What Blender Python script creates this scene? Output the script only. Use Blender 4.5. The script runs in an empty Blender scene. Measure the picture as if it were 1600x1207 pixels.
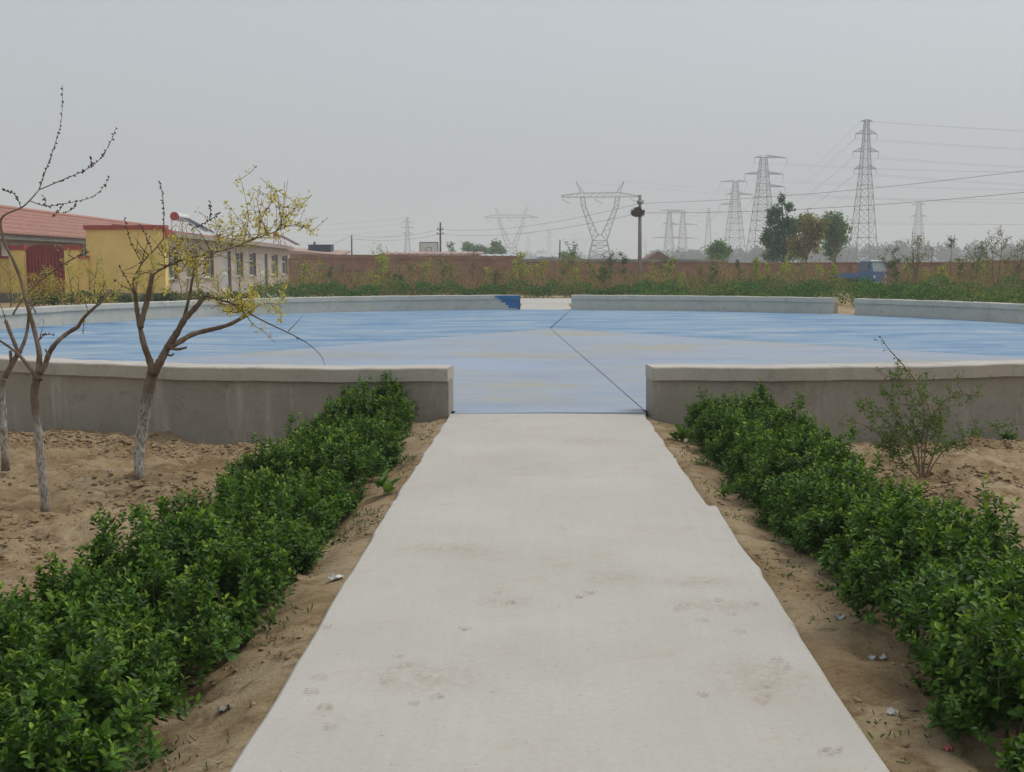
import bpy, math, random
import numpy as np
from mathutils import Vector, Matrix

# ------------------------------------------------------------------ camera, sky, sun, exposure
S = bpy.context.scene
C = S.collection
F_PX, PITCH, YAW, ROLL = 1878.28, 0.10266, -0.02566, 0.00194
CAM = np.array([-0.0615, 0.0, 1.6])
_fw = np.array([math.sin(YAW)*math.cos(PITCH), math.cos(YAW)*math.cos(PITCH), -math.sin(PITCH)])
_r0 = np.array([math.cos(YAW), -math.sin(YAW), 0.0]); _u0 = np.cross(_r0, _fw)
_cr, _sr = math.cos(ROLL), math.sin(ROLL)
_r = _cr*_r0 - _sr*_u0; _u = _sr*_r0 + _cr*_u0
cam = bpy.data.cameras.new('camera'); cam_o = bpy.data.objects.new('camera', cam); C.objects.link(cam_o)
M = Matrix(((_r[0], _u[0], -_fw[0], CAM[0]), (_r[1], _u[1], -_fw[1], CAM[1]), (_r[2], _u[2], -_fw[2], CAM[2]), (0, 0, 0, 1)))
cam_o.matrix_world = M
cam.sensor_fit = 'HORIZONTAL'; cam.sensor_width = 36.0; cam.lens = 36.0*F_PX/1600.0
cam.clip_start = 0.05; cam.clip_end = 8000
S.camera = cam_o

SUN_EL, SUN_AZ = math.radians(58), math.radians(62)      # azimuth from +y (ahead) towards +x (right)
w = bpy.data.worlds.new('World'); S.world = w; w.use_nodes = True
nt = w.node_tree; nt.nodes.clear()
sky = nt.nodes.new('ShaderNodeTexSky'); sky.sky_type = 'NISHITA'; sky.sun_disc = False
sky.sun_elevation = SUN_EL; sky.sun_rotation = SUN_AZ; sky.dust_density = 5.0; sky.air_density = 1.0; sky.ozone_density = 1.0
hs = nt.nodes.new('ShaderNodeHueSaturation'); hs.inputs['Saturation'].default_value = 0.22
veil = nt.nodes.new('ShaderNodeMixRGB'); veil.inputs['Fac'].default_value = 0.55
veil.inputs['Color2'].default_value = (4.7, 5.25, 5.68, 1)     # even cloud layer over the sky
bg = nt.nodes.new('ShaderNodeBackground'); bg.inputs['Strength'].default_value = 0.113
wo = nt.nodes.new('ShaderNodeOutputWorld')
nt.links.new(sky.outputs[0], hs.inputs['Color']); nt.links.new(hs.outputs[0], veil.inputs['Color1'])
nt.links.new(veil.outputs[0], bg.inputs['Color']); nt.links.new(bg.outputs[0], wo.inputs['Surface'])
sun = bpy.data.lights.new('sun', 'SUN'); sun.energy = 1.05; sun.angle = math.radians(24); sun.color = (1.0, 0.965, 0.91)
sun_o = bpy.data.objects.new('sun', sun); C.objects.link(sun_o)
_sd = Vector((math.sin(SUN_AZ)*math.cos(SUN_EL), math.cos(SUN_AZ)*math.cos(SUN_EL), math.sin(SUN_EL)))
sun_o.rotation_euler = _sd.to_track_quat('Z', 'Y').to_euler(); sun_o.location = (10, 10, 40)
S.view_settings.view_transform = 'Standard'; S.view_settings.look = 'None'
S.view_settings.exposure = 0.12; S.view_settings.gamma = 1.0; S.view_settings.use_curve_mapping = False
S.cycles.use_denoising = True
S.cycles.max_bounces = 6; S.cycles.diffuse_bounces = 3; S.cycles.glossy_bounces = 2
S.cycles.transmission_bounces = 3; S.cycles.transparent_max_bounces = 6; S.cycles.volume_bounces = 3
S.cycles.caustics_reflective = False; S.cycles.caustics_refractive = False

rng = np.random.default_rng(7); random.seed(7)

def ray(px, py):
    X = px-800.0; Y = py-603.5
    return _fw*F_PX + _r*X - _u*Y
def at(px, py, d):                 # the point d metres ahead (world y) seen at that place
    v = ray(px, py); return CAM + v*(d/v[1])
def gp(px, py, z=0.0):             # the point at height z seen at that place
    v = ray(px, py); return CAM + v*((z-1.6)/v[2])

# ------------------------------------------------------------------ helpers
def tag(o, label=None, cat=None, group=None, kind=None):
    if label: o['label'] = label
    if cat: o['category'] = cat
    if group: o['group'] = group
    if kind: o['kind'] = kind
    return o
def empty(name, loc, label=None, cat=None, group=None):
    o = bpy.data.objects.new(name, None); C.objects.link(o); o.location = Vector([float(a) for a in loc])
    o.empty_display_size = 0.2
    return tag(o, label, cat, group)
def origin_of(o):
    p = Vector((0, 0, 0))
    while o is not None: p += o.location; o = o.parent
    return np.array(p)
def link(name, me, m, parent=None, loc=None):
    o = bpy.data.objects.new(name, me); C.objects.link(o)
    if m is not None:
        for k in (m if isinstance(m, (list, tuple)) else [m]): me.materials.append(k)
    if parent is not None: o.parent = parent
    if loc is not None: o.location = Vector([float(a) for a in loc])
    return o
class MB:
    def __init__(s): s.v = []; s.f = []; s.mi = []
    def add(s, vs, fs, mi=0):
        n = len(s.v); s.v += [tuple(map(float, q)) for q in vs]; s.f += [tuple(n+i for i in q) for q in fs]; s.mi += [mi]*len(fs)
    def hexa(s, p, mi=0):          # 8 corners: bottom ring 0-3 (ccw from above), top ring 4-7
        s.add(p, [(3,2,1,0),(4,5,6,7),(0,1,5,4),(1,2,6,5),(2,3,7,6),(3,0,4,7)], mi)
    def box(s, c, d, ax=None, mi=0):   # centre, full sizes, optional 3 axes
        c = np.array(c, float); a = np.eye(3) if ax is None else np.array(ax, float)
        q = []
        for z in (-.5, .5):
            for x, y in ((-.5,-.5),(.5,-.5),(.5,.5),(-.5,.5)):
                q.append(c + a[0]*x*d[0] + a[1]*y*d[1] + a[2]*z*d[2])
        s.hexa(q, mi)
    def tube(s, pts, rad, n=6, cap=True, mi=0):
        pts = [np.array(p, float) for p in pts]; k = len(pts)
        rad = [rad]*k if np.isscalar(rad) else rad
        t0 = pts[1]-pts[0]; up = np.array([0,0,1.0]) if abs(t0[2]) < .9*np.linalg.norm(t0) else np.array([1.0,0,0])
        a = np.cross(t0, up); a /= np.linalg.norm(a)+1e-12
        vs = []
        for i in range(k):
            t = pts[min(i+1,k-1)]-pts[max(i-1,0)]; t = t/(np.linalg.norm(t)+1e-12)
            a = a - t*(a@t); a /= np.linalg.norm(a)+1e-12; b = np.cross(t, a)
            for j in range(n):
                th = 2*math.pi*j/n; vs.append(pts[i]+(a*math.cos(th)+b*math.sin(th))*rad[i])
        fs = [(i*n+j, i*n+(j+1)%n, (i+1)*n+(j+1)%n, (i+1)*n+j) for i in range(k-1) for j in range(n)]
        if cap: fs += [tuple(range(n-1,-1,-1)), tuple(range((k-1)*n, k*n))]
        s.add(vs, fs, mi)
    def bar(s, p, q, w, n=4): s.tube([p, q], w*.5, n, False)
    def build(s, name, m, parent=None, smooth=False, loc=None):
        me = bpy.data.meshes.new(name)
        v = np.array(s.v, float)
        o0 = np.zeros(3)
        if parent is not None: o0 = origin_of(parent)
        if loc is not None: o0 = o0 + np.array(loc, float)
        me.from_pydata((v-o0).tolist(), [], s.f)
        if any(s.mi): me.polygons.foreach_set('material_index', s.mi)
        if smooth: me.polygons.foreach_set('use_smooth', [True]*len(s.f))
        me.update()
        return link(name, me, m, parent, loc)

def np_mesh(name, V, Fq, tint=None, smooth=False):
    """mesh from arrays: V (n,3), Fq (m,k) with k constant"""
    me = bpy.data.meshes.new(name); k = Fq.shape[1]
    me.vertices.add(len(V)); me.vertices.foreach_set('co', np.ascontiguousarray(V, np.float32).ravel())
    me.loops.add(Fq.size); me.loops.foreach_set('vertex_index', np.ascontiguousarray(Fq, np.int32).ravel())
    me.polygons.add(len(Fq)); me.polygons.foreach_set('loop_start', np.arange(0, Fq.size, k, dtype=np.int32))
    try: me.polygons.foreach_set('loop_total', np.full(len(Fq), k, np.int32))
    except Exception: pass
    if tint is not None:
        a = me.attributes.new('tint', 'FLOAT_COLOR', 'POINT')
        a.data.foreach_set('color', np.ascontiguousarray(np.concatenate([tint, np.ones((len(tint),1))], 1), np.float32).ravel())
    if smooth: me.polygons.foreach_set('use_smooth', np.ones(len(Fq), bool))
    me.update(calc_edges=True); me.validate()
    return me
def unit(a): return a/(np.linalg.norm(a, axis=-1, keepdims=True)+1e-9)
def leaf_verts(P, D, N, L, W, droop=.12, fold=.22):
    """six-cornered leaves folded on the midrib: P base, D axis, N face normal"""
    D = unit(D); Sd = unit(np.cross(D, N)); N = np.cross(Sd, D)
    L = L[:,None]; W = W[:,None]
    out = np.empty((len(P), 6, 3))
    out[:,0] = P
    out[:,1] = P + D*L*.36 + Sd*W*.46 + N*W*fold
    out[:,2] = P + D*L*.74 + Sd*W*.40 + N*(W*fold*.8 - L*droop*.4)
    out[:,3] = P + D*L - N*L*droop
    out[:,4] = P + D*L*.74 - Sd*W*.40 + N*(W*fold*.8 - L*droop*.4)
    out[:,5] = P + D*L*.36 - Sd*W*.46 + N*W*fold
    return out
def leaf_mesh(name, P, D, N, L, W, col, **k):
    V = leaf_verts(P, D, N, L, W, **k); n = len(P)
    b = (np.arange(n)*6)[:,None]
    Fq = np.concatenate([b+np.array([[0,3,2,1]]), b+np.array([[0,5,4,3]])], 0)
    return np_mesh(name, V.reshape(-1,3), Fq, np.repeat(col, 6, 0))
def rand_dir(n): return unit(rng.normal(size=(n,3)))

# ------------------------------------------------------------------ materials
def new_mat(name):
    m = bpy.data.materials.new(name); m.use_nodes = True
    t = m.node_tree; b = t.nodes['Principled BSDF']; return m, t, b
def N_(t, kind, **k):
    n = t.nodes.new(kind)
    for a, v in k.items():
        if a in n.inputs: n.inputs[a].default_value = v
        else: setattr(n, a, v)
    return n
def coords(t, scale=(1,1,1), loc=(0,0,0)):
    g = t.nodes.new('ShaderNodeNewGeometry'); mp = t.nodes.new('ShaderNodeMapping')
    mp.inputs['Scale'].default_value = scale; mp.inputs['Location'].default_value = loc
    t.links.new(g.outputs['Position'], mp.inputs['Vector']); return mp.outputs[0]
def noise(t, vec, scale, detail=6, rough=.6, dist=0.0):
    n = N_(t, 'ShaderNodeTexNoise'); n.inputs['Scale'].default_value = scale; n.inputs['Detail'].default_value = detail
    n.inputs['Roughness'].default_value = rough; n.inputs['Distortion'].default_value = dist
    t.links.new(vec, n.inputs['Vector']); return n.outputs['Fac']
def ramp(t, fac, stops):
    r = t.nodes.new('ShaderNodeValToRGB'); e = r.color_ramp.elements
    while len(e) < len(stops): e.new(.5)
    for i, (p, c) in enumerate(stops):
        e[i].position = p; e[i].color = (*c, 1) if not np.isscalar(c) else (c, c, c, 1)
    t.links.new(fac, r.inputs['Fac']); return r.outputs['Color']
def mixc(t, fac, a, b, mode='MIX'):
    m = t.nodes.new('ShaderNodeMixRGB'); m.blend_type = mode
    for i, x in (('Fac', fac), ('Color1', a), ('Color2', b)):
        if hasattr(x, 'is_linked') or hasattr(x, 'node'): t.links.new(x, m.inputs[i])
        else: m.inputs[i].default_value = x if np.isscalar(x) else ((*x, 1) if len(x) == 3 else x)
    return m.outputs[0]
def bump(t, b, h, strength=.3, dist=.02):
    n = t.nodes.new('ShaderNodeBump'); n.inputs['Strength'].default_value = strength; n.inputs['Distance'].default_value = dist
    t.links.new(h, n.inputs['Height']); t.links.new(n.outputs[0], b.inputs['Normal'])
def spots(t, lst):
    """stain mask: ragged patches at given places (x, y, rx, ry)"""
    tot = None
    for x, y, rx, ry in lst:
        g = t.nodes.new('ShaderNodeNewGeometry'); s1 = t.nodes.new('ShaderNodeVectorMath'); s1.operation = 'SUBTRACT'; s1.inputs[1].default_value = (x, y, 0)
        s2 = t.nodes.new('ShaderNodeVectorMath'); s2.operation = 'MULTIPLY'; s2.inputs[1].default_value = (1/rx, 1/ry, 0)
        s3 = t.nodes.new('ShaderNodeVectorMath'); s3.operation = 'LENGTH'
        t.links.new(g.outputs['Position'], s1.inputs[0]); t.links.new(s1.outputs[0], s2.inputs[0]); t.links.new(s2.outputs[0], s3.inputs[0])
        r = ramp(t, s3.outputs['Value'], [(.15, 1.0), (1.0, 0.0)])
        tot = r if tot is None else mixc(t, 1.0, tot, r, 'LIGHTEN')
    return tot
def plain(name, col, rough=.7, var=.18, scale=3.0, metal=0.0, bstr=.15, bscale=None, spec=.4):
    m, t, b = new_mat(name)
    v = coords(t); f = noise(t, v, scale)
    lo = tuple(c*(1-var) for c in col); hi = tuple(min(1, c*(1+var)) for c in col)
    t.links.new(ramp(t, f, [(.3, lo), (.7, hi)]), b.inputs['Base Color'])
    b.inputs['Roughness'].default_value = rough; b.inputs['Metallic'].default_value = metal
    b.inputs['Specular IOR Level'].default_value = spec
    if bstr: bump(t, b, noise(t, v, bscale or scale*8), bstr, .01)
    return m
def leafmat(name, rough=.42, spec=.45, trans=.25):
    m, t, b = new_mat(name)
    a = t.nodes.new('ShaderNodeAttribute'); a.attribute_name = 'tint'
    t.links.new(a.outputs['Color'], b.inputs['Base Color'])
    b.inputs['Roughness'].default_value = rough; b.inputs['Specular IOR Level'].default_value = spec
    tr = t.nodes.new('ShaderNodeBsdfTranslucent'); t.links.new(mixc(t, 1.0, a.outputs['Color'], (1.0, 1.1, .55), 'MULTIPLY'), tr.inputs['Color'])
    mx = t.nodes.new('ShaderNodeMixShader'); mx.inputs[0].default_value = trans
    t.links.new(b.outputs[0], mx.inputs[1]); t.links.new(tr.outputs[0], mx.inputs[2])
    t.links.new(mx.outputs[0], t.nodes['Material Output'].inputs['Surface'])
    return m

def make_path_mat():
    m, t, b = new_mat('path_concrete')
    v = coords(t)
    base = ramp(t, noise(t, v, .9, 8, .62), [(.25, (.47, .44, .385)), (.75, (.555, .53, .48))])
    fine = ramp(t, noise(t, v, 38, 8, .8), [(.3, .90), (.7, 1.05)])
    c = mixc(t, 1.0, base, fine, 'MULTIPLY')
    brush = ramp(t, noise(t, coords(t, (22, 1.1, 1)), 1.0, 4, .6), [(.3, .96), (.7, 1.03)])
    c = mixc(t, .6, c, brush, 'MULTIPLY')
    dirt = ramp(t, noise(t, coords(t, (2.4, 2.4, 1), (3.1, 7.7, 0)), .9, 12, .78, .25), [(.55, 0.0), (.68, 1.0)])
    g2 = mixc(t, 1.0, dirt, (.55, .55, .55), 'MULTIPLY')
    c = mixc(t, g2, c, (.48, .365, .245))
    pm = spots(t, [(*gp(*q)[:2], a, b_) for q, a, b_ in (((1090,910), .30, .16), ((790,942), .22, .13), ((1120,948), .3, .14), ((960,905), .22, .2), ((650,1060), .35, .25), ((1190,1060), .28, .35), ((700,860), .4, .22), ((920,690), .5, .4))])
    grit = ramp(t, noise(t, v, 16, 12, .85), [(.44, 0.0), (.60, 1.0)])
    c = mixc(t, mixc(t, 1.0, mixc(t, 1.0, pm, grit, 'MULTIPLY'), (.6, .6, .6), 'MULTIPLY'), c, (.36, .26, .17))
    sp = ramp(t, noise(t, v, 34, 3, .55), [(.66, 0.0), (.74, .55)])
    c = mixc(t, sp, c, (.30, .24, .18))
    t.links.new(c, b.inputs['Base Color']); b.inputs['Roughness'].default_value = .88; b.inputs['Specular IOR Level'].default_value = .25
    bump(t, b, noise(t, v, 90, 5, .7), .25, .004)
    return m
def make_floor_mat(name, blue):
    m, t, b = new_mat(name)
    v = coords(t, (.55, 1.3, 1)); st = coords(t, (.22, .62, 1), (1.7, 0, 0))
    n1 = noise(t, st, 1.6, 10, .68, .5); n2 = noise(t, v, .35, 6, .6)
    if blue:
        c = ramp(t, n1, [(.34, (.07, .185, .37)), (.45, (.155, .285, .44)), (.55, (.255, .365, .475)), (.68, (.40, .445, .48))])
        c = mixc(t, ramp(t, n2, [(.45, 0.0), (.75, .5)]), c, (.315, .40, .49))
    else:
        c = ramp(t, n1, [(.30, (.275, .325, .41)), (.5, (.325, .365, .43)), (.70, (.37, .385, .415))])
        c = mixc(t, ramp(t, noise(t, coords(t, (.5, .9, 1), (4, 2, 0)), .55, 5, .55), [(.54, 0.0), (.66, .8)]), c, (.385, .36, .25))
        c = mixc(t, ramp(t, n2, [(.35, .4), (.55, 0.0)]), c, (.34, .46, .64))
    if not blue:
        pm = spots(t, [(*gp(*q)[:2], a, b_) for q, a, b_ in (((808,601), .75, .8), ((890,603), .6, .4), ((1020,543), 1.6, 1.5), ((770,553), 1.2, 1.2), ((760,625), .5, .35), ((1080,575), 1.2, .7), ((640,580), 1.3, .8))])
        c = mixc(t, mixc(t, 1.0, pm, ramp(t, noise(t, coords(t, (1, .6, 1)), 2.2, 9, .75), [(.40, 0.0), (.58, .85)]), 'MULTIPLY'), c, (.40, .37, .24))
    c = mixc(t, 1.0, c, ramp(t, noise(t, coords(t), 40, 4, .7), [(.3, .9), (.7, 1.06)]), 'MULTIPLY')
    fs_ = ramp(t, noise(t, coords(t, (.9, 2.4, 1), (5, 3, 0)), 1.7, 12, .8, .4), [(.36, .80), (.52, 1.0), (.66, 1.14)])
    c = mixc(t, 1.0 if blue else .45, c, fs_, 'MULTIPLY')
    crack = ramp(t, noise(t, coords(t, (.12, 4.5, 1)), 2.2, 5, .6, 1.5), [(.700, 0.0), (.72, .35)])
    c = mixc(t, crack, c, (.10, .17, .27))
    t.links.new(c, b.inputs['Base Color']); b.inputs['Roughness'].default_value = .62; b.inputs['Specular IOR Level'].default_value = .35
    bump(t, b, noise(t, coords(t), 30, 6, .7), .2, .006)
    return m
def make_cement(name, lo, hi, stain, spec=.3):
    m, t, b = new_mat(name)
    v = coords(t)
    c = ramp(t, noise(t, v, 1.6, 9, .66, .4), [(.25, lo), (.75, hi)])
    streak = ramp(t, noise(t, coords(t, (4, 4, .5)), 1.0, 8, .68), [(.54, 0.0), (.68, .8)])
    c = mixc(t, streak, c, stain)
    blot = ramp(t, noise(t, v, 4.5, 9, .7, .5), [(.55, 0.0), (.72, .6)])
    c = mixc(t, blot, c, tuple(.55*x for x in lo))
    c = mixc(t, 1.0, c, ramp(t, noise(t, v, 60, 4, .7), [(.3, .86), (.7, 1.08)]), 'MULTIPLY')
    t.links.new(c, b.inputs['Base Color']); b.inputs['Roughness'].default_value = .9; b.inputs['Specular IOR Level'].default_value = spec
    bump(t, b, noise(t, v, 45, 8, .72), .35, .008)
    return m
def make_soil():
    m, t, b = new_mat('soil')
    v = coords(t)
    c = ramp(t, noise(t, v, .8, 9, .68, .5), [(.34, (.26, .17, .085)), (.46, (.41, .295, .165)), (.64, (.55, .43, .275))])
    c = mixc(t, ramp(t, noise(t, v, 6, 7, .7), [(.50, 0.0), (.64, .8)]), c, (.22, .137, .066))
    c = mixc(t, 1.0, c, ramp(t, noise(t, v, 45, 6, .75), [(.28, .74), (.72, 1.16)]), 'MULTIPLY')
    sp = ramp(t, noise(t, v, 33, 2, .5), [(.72, 0.0), (.76, .8)])
    c = mixc(t, sp, c, (.12, .085, .055))
    t.links.new(c, b.inputs['Base Color']); b.inputs['Roughness'].default_value = .95; b.inputs['Specular IOR Level'].default_value = .15
    h = mixc(t, .45, noise(t, v, 14, 8, .7), noise(t, v, 60, 5, .75))
    bump(t, b, h, .9, .05)
    return m
def make_brick():
    m, t, b = new_mat('brick_masonry')
    g = t.nodes.new('ShaderNodeNewGeometry'); sx = t.nodes.new('ShaderNodeSeparateXYZ'); cx = t.nodes.new('ShaderNodeCombineXYZ')
    t.links.new(g.outputs['Position'], sx.inputs[0]); t.links.new(sx.outputs['X'], cx.inputs['X']); t.links.new(sx.outputs['Z'], cx.inputs['Y'])
    br = t.nodes.new('ShaderNodeTexBrick'); t.links.new(cx.outputs[0], br.inputs['Vector'])
    br.inputs['Scale'].default_value = 1.0; br.inputs['Brick Width'].default_value = .25; br.inputs['Row Height'].default_value = .065
    br.inputs['Mortar Size'].default_value = .008; br.inputs['Bias'].default_value = -.1
    br.inputs['Color1'].default_value = (.44, .185, .105, 1); br.inputs['Color2'].default_value = (.30, .135, .08, 1); br.inputs['Mortar'].default_value = (.33, .27, .22, 1)
    v = coords(t)
    c = mixc(t, 1.0, br.outputs['Color'], ramp(t, noise(t, v, 1.3, 7, .65), [(.3, .72), (.7, 1.15)]), 'MULTIPLY')
    c = mixc(t, ramp(t, noise(t, v, .5, 6, .6), [(.5, 0.0), (.75, .5)]), c, (.38, .27, .19))
    t.links.new(c, b.inputs['Base Color']); b.inputs['Roughness'].default_value = .92
    bump(t, b, br.outputs['Fac'], -.4, .01)
    return m
def make_bark(name, lo, hi, wash=False):
    m, t, b = new_mat(name)
    tc = t.nodes.new('ShaderNodeTexCoord'); mp = t.nodes.new('ShaderNodeMapping'); mp.inputs['Scale'].default_value = (9, 9, 2.6)
    t.links.new(tc.outputs['Object'], mp.inputs['Vector'])
    f = noise(t, mp.outputs[0], 4, 8, .72)
    c = ramp(t, f, [(.3, lo), (.7, hi)])
    if wash:                       # flaking lime wash on the lowest part of the trunk
        sx = t.nodes.new('ShaderNodeSeparateXYZ'); t.links.new(tc.outputs['Object'], sx.inputs[0])
        up = ramp(t, sx.outputs['Z'], [(0.02, .35), (.12, 1.0), (.58, .95), (.80, 0.0)])
        fl = ramp(t, noise(t, mp.outputs[0], 7, 8, .75), [(.42, 0.0), (.56, 1.0)])
        c = mixc(t, mixc(t, 1.0, up, fl, 'MULTIPLY'), c, (.52, .49, .45))
    t.links.new(c, b.inputs['Base Color']); b.inputs['Roughness'].default_value = .9; b.inputs['Specular IOR Level'].default_value = .2
    bump(t, b, f, .8, .02)
    return m

MT = dict(
    path=make_path_mat(), pale=make_floor_mat('washed_paint', False), blue=make_floor_mat('blue_paint', True),
    joint=plain('joint_filler', (.17, .20, .25), .9),
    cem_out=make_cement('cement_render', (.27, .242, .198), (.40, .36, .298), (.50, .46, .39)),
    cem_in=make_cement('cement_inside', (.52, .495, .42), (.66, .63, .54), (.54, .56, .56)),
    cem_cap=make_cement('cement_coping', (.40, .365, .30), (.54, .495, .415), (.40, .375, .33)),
    cem_top_lit=make_cement('cement_top_lit', (.50, .455, .40), (.60, .56, .50), (.45, .42, .38)),  # paler copy of the coping cement: skylight on its top put into the colour
    bluepaint=plain('royal_blue_paint', (.03, .16, .36), .6, .2, 5),
    soil=make_soil(), brick=make_brick(),
    clod=plain('dry_clod', (.31, .21, .115), .95, .45, 14, bstr=.5),
    leaf=leafmat('leaf_gloss', .46, .28, .25), leafdry=leafmat('leaf_matte', .65, .25, .35),
    stem=plain('green_stem', (.10, .12, .04), .7, .25, 12),
    bark=make_bark('bark', (.11, .075, .05), (.27, .20, .14)), barkw=make_bark('limewashed_bark', (.11, .08, .055), (.26, .20, .145), True),
    twig=plain('twig', (.15, .105, .075), .85, .3, 9), bud=plain('bud', (.10, .045, .045), .7, .3, 20),
    yellow=plain('yellow_wash', (.86, .63, .22), .85, .10, 1.2), red=plain('red_paint', (.40, .075, .055), .65, .15, 3),
    plinth=plain('grey_plinth', (.20, .20, .19), .9, .2, 2),
    beige=plain('beige_render', (.50, .425, .36), .88, .10, 1.0), fascia=plain('fascia_concrete', (.33, .31, .27), .9, .2, 1.5),
    tile=plain('clay_tile', (.46, .235, .18), .85, .16, 2.5), white=plain('white_paint', (.70, .70, .68), .6, .06, 4),
    reveal=plain('brown_reveal', (.24, .165, .135), .85, .15, 3),
    steel=plain('galvanised_steel', (.07, .08, .095), .6, .1, 1.0, .2, bstr=0), wire=plain('cable', (.075, .08, .09), .6, .05, 1, bstr=0),
    porcelain=plain('insulator', (.20, .19, .20), .4, .1, 3, bstr=0),
    pole=plain('concrete_pole', (.30, .27, .235), .9, .15, 2), darkpole=plain('dark_pole', (.09, .08, .075), .85, .2, 3),
    nest=plain('nest_twigs', (.13, .095, .06), .95, .45, 9), truckblue=plain('truck_blue', (.075, .19, .44), .4, .12, 3),
    tyre=plain('rubber', (.025, .025, .025), .8, .1, 5), darkroof=plain('dark_tank', (.04, .06, .085), .6, .2, 2),
    pinkroof=plain('faded_red_sheet', (.46, .31, .26), .8, .1, 1.0), tin=plain('tin_sheet', (.46, .48, .48), .55, .12, 1.5),
    tanstem=plain('tan_stem', (.27, .19, .12), .85, .25, 9), straw=plain('straw', (.36, .27, .15), .9, .25, 5), paper=plain('paper', (.70, .69, .66), .8, .06, 12),
    gatered=plain('rusty_red_sheet', (.235, .035, .03), .6, .35, 4), stone=plain('stone', (.30, .28, .25), .9, .25, 9),
    solar=plain('vacuum_tube', (.10, .115, .15), .25, .2, 2), dullpink=plain('dusty_red', (.42, .10, .095), .5, .1, 3),
)
def make_glass():
    m, t, b = new_mat('window_glass')
    b.inputs['Base Color'].default_value = (.10, .15, .155, 1); b.inputs['Roughness'].default_value = .08; b.inputs['Specular IOR Level'].default_value = .7
    return m
MT['glass'] = make_glass()
# mud prints: partly see-through so that the concrete shows between the crumbs
def make_mud():
    m, t, b = new_mat('dried_mud')
    b.inputs['Base Color'].default_value = (.36, .235, .15, 1); b.inputs['Roughness'].default_value = .95
    a = ramp(t, noise(t, coords(t), 60, 5, .7), [(.42, 0.0), (.66, .62)]); t.links.new(a, b.inputs['Alpha'])
    return m
MT['mud'] = make_mud()

# ------------------------------------------------------------------ the setting: ground, path, plaza
CX, CY = 0.016, 26.61
HW = 0.49                      # wall top above the plaza floor
_TH = np.array([-180,-160,-147,-133,-118,-98,-60,-30,-20,-14.7,-6.8,-4.6,4.5,8,15.8,22,50,90,111,130,140,153,167,176,180.0])
_RI = np.array([14.2,14.25,13.95,13.6,13.3,13.3,13.7,13.9,14.0,14.02,13.78,13.66,13.5,13.7,13.9,14.0,13.75,13.3,13.25,13.45,13.75,13.8,13.9,14.12,14.2])
def rin(th):                   # inner radius of the ring wall, th in degrees from the near side, + to the right
    th = (np.asarray(th, float)+180) % 360-180
    return (np.interp(th-3, _TH, _RI)+np.interp(th, _TH, _RI)*2+np.interp(th+3, _TH, _RI))/4
def pol(th, r, z): a = math.radians(th); return (CX+r*math.sin(a), CY-r*math.cos(a), z)

_g = np.random.default_rng(3)
_oct = [( _g.normal(size=2)*s, _g.uniform(0, 6.28), a) for s, a in
        [(.5,.03)]*5+[(1.3,.022)]*7+[(3.0,.014)]*9+[(7.0,.010)]*12+[(15,.006)]*12+[(26,.0035)]*12]
def bumps(x, y, far=None):
    z = 0
    for k, ph, a in _oct: z = z + a*np.sin(k[0]*x+k[1]*y+ph+1.3*np.sin(.7*k[1]*x-.6*k[0]*y))
    return z
PL = [gp(358,1207), gp(620,772), gp(702,648)]; PR = [gp(1393,1207), gp(1120,789), gp(1008,648)]
def path_half(y):
    return np.interp(y, [PL[0][1], PL[1][1], PL[2][1]], [-p[0] for p in PL]), np.interp(y, [PR[0][1], PR[1][1], PR[2][1]], [p[0] for p in PR])
def ground_z(x, y):
    x = np.asarray(x, float); y = np.asarray(y, float)
    hl, hr = path_half(y)
    d = np.where(x < 0, -x-hl, x-hr)                       # distance outside the path edge
    near = np.interp(d, [-2, -.06, .0, .07, .32, .55, 1.3, 2.2], [-.14, -.14, -.055, -.05, -.13, -.235, -.29, -.31])
    near = near - .04*np.clip((y-8)/5, 0, 1)*np.clip(d/.6, 0, 1)
    amp = np.clip((d-.03)/.5, .0, 1)*np.interp(np.hypot(x, y), [0, 25, 60], [1, .6, .25])
    z = near + bumps(x, y)*amp*.9 + .035*np.clip(np.sin(5.2*y+1.3*x), 0, 1)*np.clip((d-1.3)/1, 0, 1)*np.clip((16-y)/6, 0, 1)
    rr = np.hypot(x-CX, y-CY); th = np.degrees(np.arctan2(x-CX, CY-y))
    inside = rr < rin(th)+.2
    far = np.interp(y, [20, 38, 46, 80], [-.33, -.15, -.03, 0.0]) + bumps(x, y)*amp*.35
    k = np.clip((y-18)/14, 0, 1)
    z = np.where(inside, -.5, z*(1-k)+far*k)
    return z
def axis(lo, hi, flo, fhi, step, grow=1.16):
    a = list(np.arange(flo, fhi, step)); s = step; v = a[-1]
    while v < hi: s *= grow; v += s; a.append(min(v, hi))
    s = step; v = flo; b = []
    while v > lo: s *= grow; v -= s; b.append(max(v, lo))
    return np.array(b[::-1]+a)
xs = axis(-2400, 2400, -6.2, 6.2, .045, 1.12); ys = axis(-40, 2450, 2.8, 14.0, .045, 1.10)
GX, GY = np.meshgrid(xs, ys); GZ = ground_z(GX, GY)
nx, ny = len(xs), len(ys); idx = np.arange(nx*ny).reshape(ny, nx)
Fq = np.stack([idx[:-1,:-1], idx[:-1,1:], idx[1:,1:], idx[1:,:-1]], -1).reshape(-1, 4)
ground = link('ground', np_mesh('ground', np.stack([GX, GY, GZ], -1).reshape(-1, 3), Fq, None, True), MT['soil'])
tag(ground, 'bare tan sandy soil on both sides of the path', 'ground', kind='structure')

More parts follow.
